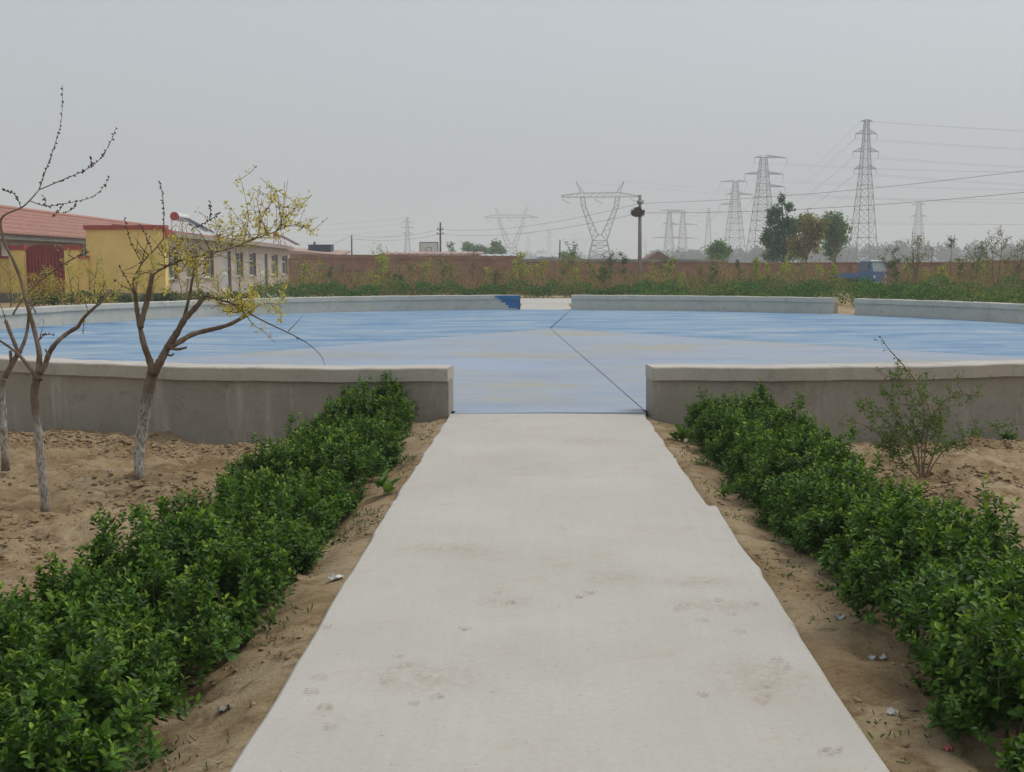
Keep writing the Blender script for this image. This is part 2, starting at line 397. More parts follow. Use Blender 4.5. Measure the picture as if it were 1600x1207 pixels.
# concrete path: two slabs, the near one a little wider
path = empty('path', (0, 7, 0)); tag(path, 'pale concrete path leading up to the plaza', 'path', kind='structure')
def slab(edgeL, edgeR, zt, zb, name, parent, m):
    n = 60; mb = MB(); r = random.Random(len(name)+int(edgeL[0][1]*10))
    rows = []
    for i in range(n+1):
        t = i/n
        jl = r.gauss(0, .004)+.006*math.sin(t*37); jr = r.gauss(0, .004)+.006*math.sin(t*31+1)
        L = np.array(edgeL[0])*(1-t)+np.array(edgeL[1])*t; R = np.array(edgeR[0])*(1-t)+np.array(edgeR[1])*t
        xl, xr = L[0]+jl, R[0]+jr; y0, y1 = L[1], R[1]
        rows.append([(xl, y0, zb), (xl, y0, zt-.012), (xl+.014, y0, zt), ((xl+xr)/2, (y0+y1)/2, zt+.006), (xr-.014, y1, zt), (xr, y1, zt-.012), (xr, y1, zb)])
    vs = [p for q in rows for p in q]; k = 7
    fs = [(i*k+j, i*k+j+1, (i+1)*k+j+1, (i+1)*k+j) for i in range(n) for j in range(k-1)]
    fs += [tuple(range(k)), tuple(n*k+j for j in range(k-1, -1, -1))]
    fs = [f[::-1] for f in fs]
    mb.add(vs, fs)
    return mb.build(name, m, parent)
def ext(a, b, y): t = (y-a[1])/(b[1]-a[1]); return a+(b-a)*t
slab([ext(PL[0], PL[1], -4), ext(PL[0], PL[1], 7.86)], [ext(PR[0], PR[1], -4), ext(PR[0], PR[1], 7.83)], 0, -.16, 'slab', path, MT['path'])
_fr = [gp(1105,787), gp(1008,648)]
slab([ext(PL[1], PL[2], 7.865), ext(PL[1], PL[2], 12.66)], [ext(_fr[0], _fr[1], 7.835), ext(_fr[0], _fr[1], 12.66)], -.002, -.16, 'slab', path, MT['path'])

# plaza floor: four painted sectors with open joints between them
plaza = empty('plaza_floor', (CX, CY, 0)); tag(plaza, 'round concrete floor painted in patchy pale blue', 'floor', kind='structure')
CC = (.12, 29.2)
mb = MB()
ring = [pol(t, float(rin(t))+.1, -.03) for t in range(-180, 180, 3)]
mb.add(ring+[(CC[0], CC[1], -.03)], [(i, (i+1) % 120, 120) for i in range(120)])
mb.build('joint_bed', MT['joint'], plaza)
def sector(a0, a1, m, n):
    # bounded by two rays from CC towards wall points at ring angles a0, a1
    j = .006
    def inset(p, q, side):
        d = np.array(q)-np.array(p); d /= np.linalg.norm(d); nrm = np.array([-d[1], d[0]])*side*j
        return np.array(p)+nrm, np.array(q)+nrm
    e0 = np.array(pol(a0, float(rin(a0))+.12, 0))[:2]; e1 = np.array(pol(a1, float(rin(a1))+.12, 0))[:2]
    c = np.array(CC)
    _, q0 = inset(c, e0, 1); _, q1 = inset(c, e1, -1)
    mid = np.array(pol((a0+a1)/2, float(rin((a0+a1)/2)), 0))[:2]-c; mid /= np.linalg.norm(mid)
    tip = c+mid*.02
    rim = [q0]+[np.array(pol(a, float(rin(a))+.12, 0))[:2] for a in np.linspace(a0, a1, n)[1:-1]]+[q1]
    k = 14; mb = MB(); vs = []; 
    for i in range(k+1):
        t = (i/k)
        for p in rim:
            q = tip+(p-tip)*t
            vs.append((q[0], q[1], .004*math.sin(q[0]*.9)*math.cos(q[1]*.7)))
    w_ = len(rim)
    fs = [(i*w_+jj, (i+1)*w_+jj, (i+1)*w_+jj+1, i*w_+jj+1) for i in range(k) for jj in range(w_-1)]
    mb.add(vs, fs)
    o = mb.build('slab', m, plaza)
    return o
# ring angles (about the ring centre) of the joints' outer ends
for a0, a1, m in ((-40.5, 4.3, MT['pale']), (4.3, 48.5, MT['pale']), (48.5, 176.4, MT['blue']), (176.4, 319.5, MT['blue'])):
    sector(a0, a1, m, 60)
# threshold strip of the floor in the near gap
slab([np.array(pol(-4.2, 14.0, 0)), np.array(pol(-4.32, float(rin(-4.5))-.02, 0))], [np.array(pol(4.2, 13.9, 0)), np.array(pol(4.32, float(rin(4.5))-.02, 0))], .003, -.2, 'threshold', plaza, MT['pale'])

# ring walls
def ring_wall(a0, a1, label):
    root = empty('ring_wall', pol((a0+a1)/2, float(rin((a0+a1)/2))+.2, -.35), label, 'wall', 'low curved walls round the plaza')
    n = max(8, int(abs(a1-a0)/.75)); th = np.linspace(a0, a1, n+1)
    r_ = random.Random(int(a0*7))
    ph = [r_.uniform(0, 6.28) for _ in range(6)]
    def arc(prof, name, mats, mis):
        mb = MB(); k = len(prof); vs = []
        for i, t in enumerate(th):
            R = float(rin(t)); wob = .006*math.sin(t*1.1+ph[0])+.004*math.sin(t*3.3+ph[1]); wz = .004*math.sin(t*.9+ph[2])+.003*math.sin(t*2.7+ph[3])
            for dr, z in prof: vs.append(pol(t, R+dr+wob, z+wz))
        for i in range(n):
            for j in range(k):
                j2 = (j+1) % k
                mb.add([], [], 0)
                mb.f.append((i*k+j, (i+1)*k+j, (i+1)*k+j2, i*k+j2)); mb.mi.append(mis[j])
        mb.v = vs
        mb.f.append(tuple(range(k))); mb.mi.append(0); mb.f.append(tuple(n*k+j for j in range(k-1, -1, -1))); mb.mi.append(0)
        return mb.build(name, mats, root)
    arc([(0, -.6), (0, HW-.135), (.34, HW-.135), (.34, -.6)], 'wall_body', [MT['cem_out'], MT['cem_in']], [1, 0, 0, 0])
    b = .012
    arc([(-.045, HW-.14), (-.045, HW-b), (-.045+b, HW), (.39-b, HW), (.39, HW-b), (.39, HW-.14)], 'coping', [MT['cem_cap'], MT['cem_in'], MT['cem_top_lit']], [1, 1, 2, 0, 0, 0])
    return root
wl = ring_wall(-4.4, -176.55, 'long low cement wall curving round the left half of the plaza')
ring_wall(4.45, 136.9, 'low cement wall curving round the plaza on the right of the path')
ring_wall(140.1, 176.4, 'short far arc of cement wall between the two gaps in the ring')
# blue paint daubed on the far end of the left wall (stepped brush edge)
def patch(lst, dr, name):
    mb = MB()
    for (a0, a1, z0, z1) in lst:
        q = []
        for a, z in ((a0, z0), (a1, z0), (a1, z1), (a0, z1)): q.append(pol(a, float(rin(a))+dr, z))
        mb.add(q, [(0, 1, 2, 3), (3, 2, 1, 0)][:1])
    mb.build(name, MT['bluepaint'], wl)
patch([(-176.55, -173.6, HW-.137, HW-.006), (-173.6, -173.15, HW-.085, HW-.006)], -.057, 'blue_daub')
patch([(-176.55, -174.0, HW-.24, HW-.15), (-176.55, -174.6, HW-.33, HW-.24), (-176.55, -175.0, .06, HW-.33), (-176.55, -176.2, 0.0, .06)], -.013, 'blue_daub')
mb = MB(); R = float(rin(-176.6))
mb.add([pol(-176.62, R-.06, -.02), pol(-176.62, R+.38, -.02), pol(-176.62, R+.38, HW-.004), pol(-176.62, R-.06, HW-.004)], [(0, 1, 2, 3)])
mb.build('blue_daub', MT['bluepaint'], wl)

# pavement beyond the far gap, and the cross path
fp = empty('far_path', (0, 45, 0)); tag(fp, 'pale concrete path continuing beyond the far gap', 'path', kind='structure')
mb = MB(); mb.box((.03, 43.6, -.07), (1.78, 6.0, .14)); mb.build('slab', MT['path'], fp)
mb = MB(); mb.box((-3.0, 50.3, -.072), (21, 7.0, .14)); mb.build('slab', MT['path'], fp)
mb = MB(); mb.box((-13.2, 66.0, -.02), (1.6, 24, .12)); mb.build('slab', MT['path'], fp)

# ------------------------------------------------------------------ houses on the left
def az_pt(px, d): p = at(px, 410, d); return np.array([p[0], p[1]])
# frame of the beige wing: along the facade (away from us) and to its left
W0 = np.array([-16.0, 50.6]); W1 = np.array([-18.7, 88.0])
E1 = (W1-W0)/np.linalg.norm(W1-W0); E2 = np.array([-E1[1], E1[0]])        # E2 points left
LEN = float(np.linalg.norm(W1-W0))
def hz(s): return .08-.16*s/LEN        # the yard falls slightly towards the back
def hp(s, t, z): p = W0+E1*s+E2*t; return (p[0], p[1], z+hz(s))
def s_of(px):
    v = ray(px, 410); d = np.array([v[0], v[1]]); A = np.array([[d[0], -E1[0]], [d[1], -E1[1]]]); b = W0-CAM[:2]
    return float(np.linalg.solve(A, b)[1])
def hbox(mb, s0, s1, t0, t1, z0, z1, mi=0):
    mb.hexa([hp(s0,t1,z0), hp(s0,t0,z0), hp(s1,t0,z0), hp(s1,t1,z0), hp(s0,t1,z1), hp(s0,t0,z1), hp(s1,t0,z1), hp(s1,t1,z1)], mi)
house = empty('house', hp(LEN/2, 2.5, 0), 'long low beige house with a row of recessed windows and white doors', 'house')
openings = []                          # (s0, s1, z0, z1, door?)
for a, b_, door in ((261,278,0),(291,308,0),(319,334,0),(347,361,1),(368,380,0),(389,400,0),(406,418,1),(424,434,0),(440,449.5,0)):
    openings.append((s_of(a), s_of(b_), .02 if door else .82, 2.2, door))
EH = 2.62
mb = MB(); s = 0.0
for (s0, s1, z0, z1, dr) in openings:
    hbox(mb, s, s0, 0, .3, -.2, EH); hbox(mb, s0, s1, 0, .3, z1, EH); hbox(mb, s0, s1, 0, .3, -.2, z0); s = s1
hbox(mb, s, LEN, 0, .3, -.2, EH)
hbox(mb, LEN-.3, LEN, .3, 2.8, -.2, EH)
mb.build('wall', MT['beige'], house)
for (s0, s1, z0, z1, dr) in openings:
    wmb = MB(); rec = .17; fw_ = .07
    if dr:
        hbox(wmb, s0, s1, rec, rec+.06, z0, z1); d = wmb.build('door', MT['white'], house)
        p = MB(); hbox(p, s0+.15, s1-.15, rec-.015, rec-.002, z0+.25, z0+.9); hbox(p, s0+.15, s1-.15, rec-.015, rec-.002, z0+1.1, z1-.2); p.build('door_panel', MT['tin'], d)
        h = MB(); hbox(h, s1-.14, s1-.09, rec-.06, rec-.004, z0+.95, z0+1.1); h.build('handle', MT['steel'], d)
    else:
        hbox(wmb, s0, s1, rec, rec+.07, z0, z0+fw_); hbox(wmb, s0, s1, rec, rec+.07, z1-fw_, z1)
        hbox(wmb, s0, s0+fw_, rec, rec+.07, z0+fw_, z1-fw_); hbox(wmb, s1-fw_, s1, rec, rec+.07, z0+fw_, z1-fw_)
        hbox(wmb, (s0+s1)/2-fw_/2, (s0+s1)/2+fw_/2, rec, rec+.07, z0+fw_, z1-fw_); hbox(wmb, s0+fw_, s1-fw_, rec+.01, rec+.06, z1-.5, z1-.44)
        d = wmb.build('window', MT['white'], house)
        for k in (0, 1):
            m0 = (s0+s1)/2
            g = MB(); a, b_ = (s0+fw_, m0-fw_/2) if k == 0 else (m0+fw_/2, s1-fw_)
            hbox(g, a, b_, rec+.03, rec+.045, z0+fw_, z1-fw_); g.build('pane', MT['glass'], d)
        sl = MB(); hbox(sl, s0-.06, s1+.06, -.07, rec, z0-.06, z0-.003); sl.build('sill', MT['fascia'], d)
    rv = MB(); hbox(rv, s1-.014, s1-.002, .004, rec, z0+.004, z1-.004); rv.build('reveal', MT['reveal'], d)
    rv = MB(); hbox(rv, s0+.002, s0+.014, .004, rec, z0+.004, z1-.004); rv.build('reveal', MT['reveal'], d)
mb = MB(); hbox(mb, .3, LEN+.3, -.45, .6, EH+.002, EH+.17); mb.build('eave', MT['fascia'], house)
mb = MB()
q_ = .42
mb.hexa([hp(.3,2.2,EH+q_), hp(.3,-.35,EH+.172), hp(LEN+.3,-.35,EH+.172), hp(LEN+.3,2.2,EH+q_), hp(.3,2.2,EH+q_+.08), hp(.3,-.35,EH+.2), hp(LEN+.3,-.35,EH+.2), hp(LEN+.3,2.2,EH+q_+.08)])
mb.hexa([hp(.3,2.9,EH+.3), hp(.3,2.2,EH+q_), hp(LEN+.3,2.2,EH+q_), hp(LEN+.3,2.9,EH+.3), hp(.3,2.9,EH+.38), hp(.3,2.2,EH+q_+.08), hp(LEN+.3,2.2,EH+q_+.08), hp(LEN+.3,2.9,EH+.38)])
roof = mb.build('roof', MT['tile'], house)
for k in range(7):
    t = k*.36-.3; z = EH+.2+(t+.35)*.1176
    c = MB(); c.hexa([hp(.3,t+.37,z+.03), hp(.3,t,z-.02), hp(LEN,t,z-.02), hp(LEN,t+.37,z+.03), hp(.3,t+.37,z+.085), hp(.3,t,z+.055), hp(LEN,t,z+.055), hp(LEN,t+.37,z+.085)])
    c.build('tile_course', MT['tile'], roof)
mb = MB(); hbox(mb, 0, LEN, -.75, -.003, -.3, .04); mb.build('porch_step', MT['fascia'], house)
# yellow end wall facing us, with red coping
xa = at(135, 400, 49.8)[0]; xb = at(257.5, 400, 49.8)[0]; YZ = 3.13
mb = MB(); mb.box(((xa+xb)/2, 50.0, YZ/2-.2), (xb-xa, .4, YZ+.1)); ew = mb.build('end_wall', MT['yellow'], house)
mb = MB(); mb.box(((xa+xb)/2, 49.97, YZ-.06), (xb-xa+.12, .55, .17)); mb.build('coping', MT['red'], ew)
mb = MB(); mb.box(((xa+xb)/2, 49.78, .1), (xb-xa+.02, .06, .5)); mb.build('plinth', MT['plinth'], ew)
mb = MB(); mb.box((xb+.03, 50.3, YZ-.32), (.10, .9, .34)); mb.build('coping', MT['red'], ew)

# long main building behind the yard wall: tiled roof
def mp_(y, t, z): return (-22.3-.08*(y-49)-t, y+.08*0, z)
main = empty('tiled_house', mp_(66, 2.5, 0), 'long house at the left edge with a red clay tiled roof', 'house')
Y0, Y1, EZ = 38.0, 97.0, 2.85
def mbox(mb, y0, y1, t0, t1, z0, z1):
    mb.hexa([mp_(y0,t1,z0), mp_(y0,t0,z0), mp_(y1,t0,z0), mp_(y1,t1,z0), mp_(y0,t1,z1), mp_(y0,t0,z1), mp_(y1,t0,z1), mp_(y1,t1,z1)])
mwin = [(41.0,43.2),(44.2,46.4),(48.4,50.4),(52.3,54.6),(56.6,59.0),(61.2,63.8),(66.5,69.0)]
mb = MB(); y = Y0
for a, b_ in mwin:
    mbox(mb, y, a, .45, .75, -.2, EZ-.25); mbox(mb, a, b_, .45, .75, -.2, 1.0); mbox(mb, a, b_, .45, .75, 2.35, EZ-.25); y = b_
mbox(mb, y, Y1, .45, .75, -.2, EZ-.25); mbox(mb, Y0, Y0+.3, .75, 8, -.2, EZ-.25)
mb.build('wall', MT['beige'], main)
for a, b_ in mwin:
    m_ = (a+b_)/2; wmb = MB()
    mbox(wmb, a, b_, .6, .68, 1.0, 1.08); mbox(wmb, a, b_, .6, .68, 2.27, 2.35); mbox(wmb, a, a+.08, .6, .68, 1.08, 2.27); mbox(wmb, b_-.08, b_, .6, .68, 1.08, 2.27); mbox(wmb, m_-.04, m_+.04, .6, .68, 1.08, 2.27)
    d = wmb.build('window', MT['white'], main)
    for q0, q1 in ((a+.08, m_-.04), (m_+.04, b_-.08)):
        g = MB(); mbox(g, q0, q1, .63, .645, 1.08, 2.27); g.build('pane', MT['glass'], d)
    g = MB(); mbox(g, b_-.016, b_-.003, .452, .6, 1.004, 2.346); g.build('reveal', MT['reveal'], d)
mb = MB(); mbox(mb, Y0-.2, Y1, .12, .7, EZ-.248, EZ-.06); mb.build('eave', MT['fascia'], main)
mb = MB(); RT, RZ = 4.45, 4.42
for t0, z0, t1, z1 in ((-.0, EZ-.02, RT, RZ-.06), (2*RT, EZ-.02, RT, RZ-.06)):
    mb.add([mp_(Y0-.3,t0,z0), mp_(Y1,t0,z0), mp_(Y1,t1,z1), mp_(Y0-.3,t1,z1)], [(0,1,2,3)])
mroof = mb.build('roof', MT['tile'], main)
NC = 19; TILES = [plain('clay_tile', tuple(q*f for q in (.46, .235, .18)), .85, .2, 2.5) for f in (.78, .92, 1.02)]
for k in range(NC):
    t0 = RT*k/NC; t1 = RT*(k+1.12)/NC; z0 = EZ+(RZ-EZ)*k/NC; z1 = EZ+(RZ-EZ)*(k+1.12)/NC
    c = MB(); c.hexa([mp_(Y0-.3,t1,z1-.05), mp_(Y0-.3,t0,z0-.03), mp_(Y1,t0,z0-.03), mp_(Y1,t1,z1-.05), mp_(Y0-.3,t1,z1-.0), mp_(Y0-.3,t0,z0+.035), mp_(Y1,t0,z0+.035), mp_(Y1,t1,z1-.0)])
    c.build('tile_course', TILES[(k*7) % 3], mroof)
mb = MB(); mb.tube([mp_(Y0-.3, RT, RZ+.03), mp_(Y1, RT, RZ+.03)], .12, 8); mb.build('ridge_cap', MT['tile'], mroof)

# yellow yard wall with gate
YW = 49.6
yard = empty('yard_wall', (at(60,400,YW)[0], YW, 0), 'low yellow yard wall with red capped piers beside the red gate', 'wall')
def yx(px): return float(at(px, 410, YW)[0])
mb = MB(); mb.box(((yx(-60)+yx(40))/2, YW, .72), (yx(40)-yx(-60), .26, 2.14)); mb.box(((yx(105)+yx(136))/2, YW, .72), (yx(136)-yx(105), .26, 2.14)); mb.build('wall_body', MT['yellow'], yard)
mb = MB(); mb.box(((yx(-60)+yx(15))/2, YW, 1.84), (yx(15)-yx(-60), .36, .10)); mb.build('coping', MT['red'], yard)
mb = MB(); mb.box(((yx(126)+yx(136))/2, YW-.02, 1.84), (yx(136)-yx(126)+.1, .38, .10)); mb.build('coping', MT['red'], yard)
for a, b_ in ((18, 41), (104, 125)):
    mb = MB(); mb.box(((yx(a)+yx(b_))/2, YW-.03, .95), (yx(b_)-yx(a), .42, 2.4)); p = mb.build('pier', MT['yellow'], yard)
    mb = MB(); mb.box(((yx(a)+yx(b_))/2, YW-.03, 2.24), (yx(b_)-yx(a)+.1, .5, .2)); mb.build('pier_cap', MT['red'], p)
mb = MB(); mb.box(((yx(-60)+yx(40))/2, YW-.27, .1), (yx(40)-yx(-60), .06, .55)); mb.build('plinth', MT['plinth'], yard)
gate = empty('gate', (yx(72), YW-.1, 0), 'rusty dark red double gate with an arched top in the yellow wall', 'gate')
gx0, gx1 = yx(42.5), yx(103); gm = (gx0+gx1)/2
for sgn in (-1, 1):
    mb = MB(); n = 9; hw = (gx1-gx0)/2-.01
    top = lambda u: 2.12+.26*math.sqrt(max(0, 1-u*u))
    for i in range(n):
        u0, u1 = i/n, (i+1)/n
        x0, x1 = gm+sgn*(.01+u0*hw), gm+sgn*(.01+u1*hw)
        if sgn < 0: x0, x1 = x1, x0; u0, u1 = u1, u0
        y0, y1 = YW-.12, YW-.08
        mb.hexa([(x0,y0,.08),(x1,y0,.08),(x1,y1,.08),(x0,y1,.08),(x0,y0,top(u0)),(x1,y0,top(u1)),(x1,y1,top(u1)),(x0,y1,top(u0))])
    lf = mb.build('gate_leaf', MT['gatered'], gate)
    for k in range(6):
        x = gm+sgn*(.06+k*hw*.175)
        r = MB(); r.box((x, YW-.145, 1.1), (.035, .04, 1.9)); r.build('bar', MT['red'], lf)
    for z in (.25, 1.1, 1.95):
        r = MB(); r.box((gm+sgn*hw*.5, YW-.135, z), (hw*.96, .025, .07)); r.build('rail', MT['gatered'], lf)
# solar water heaters on the roof edge
def heater(px0, d, zb, sc, capm, framem, label):
    # a tank lying along x..., seen end on, with tubes sloping down to the right-front
    c = at(px0, 410, d); x0, y0 = float(c[0]), d
    root = empty('solar_water_heater', (x0, y0, zb), label, 'water heater', 'solar water heaters on the roof')
    h = 1.02*sc; tl = 1.5*sc; R = .27*sc; ax = np.array([E1[0], E1[1], 0])
    A = np.array([x0, y0, zb+h])
    mb = MB(); mb.tube([A, A+ax*tl*2.2], R*.95, 18); tk = mb.build('tank', MT['white'], root)
    mb = MB(); mb.tube([A-ax*.06, A-ax*.001], R*1.04, 18); mb.build('end_cap', capm, tk)
    rt = np.array([-E2[0], -E2[1], 0]) 
    foot = A+rt*1.9*sc-np.array([0, 0, h*.93])
    mb = MB()
    for k in range(9):
        o = ax*(.1+k*tl*2.05/8); mb.tube([A+o+rt*R*.6, foot+o], .045*sc, 6)
    mb.build('tube_panel', MT['solar'], root)
    mb = MB()
    for o in (0, tl*2.1):
        b0 = A+ax*o
        mb.bar(b0-rt*.2*sc, b0-rt*.25*sc-np.array([0,0,h]), .05*sc); mb.bar(b0+rt*.3*sc, b0+rt*.5*sc-np.array([0,0,h]), .05*sc)
        mb.bar(b0-rt*.22*sc-np.array([0,0,h*.85]), b0+rt*.33*sc-np.array([0,0,h*.2]), .03*sc); mb.bar(b0+rt*.45*sc-np.array([0,0,h*.85]), b0-rt*.2*sc-np.array([0,0,h*.3]), .03*sc)
        mb.bar(b0+rt*.2*sc, foot+ax*o, .06*sc)
    mb.bar(foot, foot+ax*tl*2.1, .06*sc)
    mb.build('frame', framem, root)
heater(275, 54.0, EH+.34, .70, MT['red'], MT['tin'], 'solar water heater with a bright red tank end beside the yellow wall')
heater(432, 82.0, EH+.15, .70, MT['dullpink'], MT['dullpink'], 'smaller solar water heater with red frame at the far roof end')
# shed roof beyond, with a dark water tank
shed = empty('shed', (-18.0, 99, 0), 'small shed roof with dark tank beyond the end of the beige house', 'shed')
a = at(448, 386, 98); b_ = at(520, 391, 98); c_ = at(532, 396.5, 97)
mb = MB(); mb.hexa([(a[0],101,0),(a[0],97.5,0),(b_[0],97.5,0),(b_[0],101,0),(a[0],101,1.95),(a[0],97.5,1.95),(b_[0],97.5,1.95),(b_[0],101,1.95)]); mb.build('wall', MT['brick'], shed)
mb = MB(); mb.hexa([(a[0],102,2.5),(a[0],97,2.2),(c_[0],97,2.06),(c_[0],102,2.4),(a[0],102,2.85),(a[0],97,2.65),(c_[0],97,2.22),(c_[0],102,2.6)]); mb.build('roof', MT['pinkroof'], shed)
t0 = at(484, 383, 100)[0]; t1 = at(519, 383, 100)[0]
mb = MB(); mb.box(((t0+t1)/2, 100, 2.72), (t1-t0, 1.4, .62)); tk = mb.build('tank', MT['darkroof'], shed)
mb = MB(); mb.box(((t0+t1)/2, 100, 3.05), (t1-t0+.12, 1.5, .05)); mb.tube([(t0+.4, 100, 3.07), (t0+.4, 100, 3.3)], .09, 8); mb.build('lid', MT['darkroof'], tk)

# ------------------------------------------------------------------ brick boundary wall beyond the plaza
WY = 71.0
def wx(px, d=WY): return float(at(px, 408, d)[0])
bw = empty('brick_wall', (wx(830), WY, 0), 'long weathered red brick boundary wall beyond the plaza', 'wall')
secs = [(453, 808, 2.10, 1.96, .22, 'brick_panel'), (808, 1137, 1.80, 1.73, .16, 'brick_panel'), (1137, 1535, 1.55, 1.56, .05, 'brick_panel'), (1535, 1720, 1.66, 1.62, .05, 'brick_panel')]
for a, b_, z0, z1, cp, nm in secs:
    x0, x1 = wx(a), wx(b_)
    mb = MB(); y0, y1 = WY, WY+.25
    mb.hexa([(x0,y0,-.4),(x1,y0,-.4),(x1,y1,-.4),(x0,y1,-.4),(x0,y0,z0-cp),(x1,y0,z1-cp),(x1,y1,z1-cp),(x0,y1,z0-cp)]); p = mb.build(nm, MT['brick'], bw)
    mb = MB(); e = .06
    mb.hexa([(x0,y0-e,z0-cp+.002),(x1,y0-e,z1-cp+.002),(x1,y1+e,z1-cp+.002),(x0,y1+e,z0-cp+.002),(x0,y0-e,z0),(x1,y0-e,z1),(x1,y1+e,z1),(x0,y1+e,z0)])
    mb.build('coping', MT['fascia'] if cp < .2 and cp > .1 else MT['brick'], p)
    n = max(2, int((x1-x0)/4.2))
    for k in range(n):
        x = x0+(x1-x0)*(k+.5)/n; zz = z0+(z1-z0)*(k+.5)/n-cp-.03
        q = MB(); q.box((x, WY-.07, zz/2-.1), (.38, .14, zz)); q.build('pilaster', MT['brick'], p)
# sheds and roofs just showing over the wall
def over_wall(name, px0, px1, ytop, ybot, d, m, label, depth=3.0, slope=.4):
    a = at(px0, ytop, d); b = at(px1, ytop, d); z1 = float(a[2]); z0 = float(at(px0, ybot, d)[2]); x0, x1 = float(a[0]), float(b[0])
    r = empty(name, ((x0+x1)/2, d, 0), label, 'shed')
    mb = MB(); mb.hexa([(x0,d-.2,z0-.02),(x1,d-.2,z0-.02),(x1,d+depth,z1-.05),(x0,d+depth,z1-.05),(x0,d-.2,z0+.06),(x1,d-.2,z0+.06),(x1,d+depth,z1+.03),(x0,d+depth,z1+.03)]); rf = mb.build('roof', m, r)
    n = int((x1-x0)/.5)
    q = MB()
    for k in range(n):
        x = x0+(k+.5)*(x1-x0)/n; q.hexa([(x-.05,d-.22,z0+.05),(x+.05,d-.22,z0+.05),(x+.05,d+depth,z1+.02),(x-.05,d+depth,z1+.02),(x-.05,d-.22,z0+.1),(x+.05,d-.22,z0+.1),(x+.05,d+depth,z1+.07),(x-.05,d+depth,z1+.07)])
    q.build('roof_ribs', m, rf)
    mb = MB(); mb.box(((x0+x1)/2, d+depth/2, z0/2-.03), (x1-x0-.3, depth-.5, z0)); mb.build('wall', MT['beige'], r)
over_wall('shed', 592, 752, 394.5, 398.5, 76, MT['pinkroof'], 'long low shed with faded pink roof just above the brick wall')
over_wall('shed', 753, 818, 398, 401.5, 75, MT['tin'], 'corrugated tin roofed shed behind the brick wall')
over_wall('shed', 838, 872, 397, 403, 78, MT['tin'], 'pale grey shed behind the wall by the leaning post', 2.0)
hut = empty('hut', at(1095, 410, 84)*np.array([1, 1, 0]), 'low brown pitched roof hut peeping over the brick wall', 'hut')
mb = MB(); a = at(1012, 404, 84); b_ = at(1046, 402, 84); zz = float(at(1030, 400.5, 84)[2])
mb.hexa([(a[0],84,0),(b_[0],84,0),(b_[0],88,0),(a[0],88,0),(a[0],84,1.75),(b_[0],84,1.75),(b_[0],88,1.75),(a[0],88,1.75)]); mb.build('wall', MT['brick'], hut)
mb = MB(); xm = (a[0]+b_[0])/2
mb.add([(a[0]-.2,83.8,1.76),(b_[0]+.2,83.8,1.76),(xm,83.8,zz+.35),(a[0]-.2,88.2,1.76),(b_[0]+.2,88.2,1.76),(xm,88.2,zz+.35)], [(0,1,2),(5,4,3),(0,2,5,3),(1,4,5,2),(0,3,4,1)]); mb.build('roof', MT['reveal'], hut)

# ------------------------------------------------------------------ hedges along the path (evergreen, glossy leaves)
def green(n, lo, hi, jit=.18):
    t = rng.random((n,1)); c = np.array(lo)*(1-t)+np.array(hi)*t
    return np.clip(c*(1+rng.normal(size=(n,1))*jit), .004, 1)
def shoots(base, axis_, length, pairs, lsize, tipf, big=0.0):
    """leafy shoots: arrays of leaf base, axis, normal, length, width and tint"""
    n = len(base); out = [[] for _ in range(6)]
    axis_ = unit(axis_); s1 = unit(np.cross(axis_, rand_dir(n))); s2 = np.cross(axis_, s1)
    for k in range(pairs):
        f = (k+.6)/pairs
        pos = base+axis_*(length*f)[:,None]
        a = k*1.57+rng.normal(size=n)*.35
        side = s1*np.cos(a)[:,None]+s2*np.sin(a)[:,None]
        up = .35+.75*f
        for sg in (1, -1):
            d = unit(side*sg+axis_*up+rng.normal(size=(n,3))*.22)
            nr = unit(axis_*1.0-side*sg*up*.8+rng.normal(size=(n,3))*.25)
            L = lsize*(1.05-.45*f)*(1+rng.normal(size=n)*.16)
            new = np.clip((f-.62)/.38, 0, 1)*tipf
            col = green(n, (.030, .085, .007), (.095, .20, .018), .24)*(1-new[:,None]) + green(n, (.20, .33, .02), (.38, .50, .05))*new[:,None]
            for o, v in zip(out, (pos, d, nr, np.clip(L, .012, .2), np.clip(L*rng.uniform(.46, .60, n), .008, .1), col)): o.append(v)
    return [np.concatenate(o, 0) for o in out]
def merge(parts): return [np.concatenate([p[i] for p in parts], 0) for i in range(6)]

def smooth_leaf_mesh(name, tint):
    """one leaf with a curved blade, for the leaves one can pick apart"""
    vs, fs = [], []
    prof = [(0, .03), (.15, .22), (.35, .43), (.55, .47), (.75, .38), (.9, .2), (1, .0)]
    for x, w_ in prof:
        z = -.14*x*x
        vs += [(x, -w_, z+.24*w_), (x, 0, z), (x, w_, z+.24*w_)]
    for i in range(len(prof)-1):
        for j in (0, 1): fs.append((i*3+j, i*3+j+1, i*3+j+4, i*3+j+3))
    me = bpy.data.meshes.new(name); me.from_pydata(vs, [], [f[::-1] for f in fs]); me.update()
    a = me.attributes.new('tint', 'FLOAT_COLOR', 'POINT')
    a.data.foreach_set('color', np.tile(np.array([*tint, 1.0], np.float32), len(vs)))
    me.polygons.foreach_set('use_smooth', [True]*len(fs)); me.materials.append(MT['leaf'])
    return me
LEAFM = [smooth_leaf_mesh('leaf', c) for c in ((.030,.09,.008),(.048,.12,.011),(.068,.155,.014),(.095,.20,.02),(.17,.29,.022),(.28,.40,.035))]

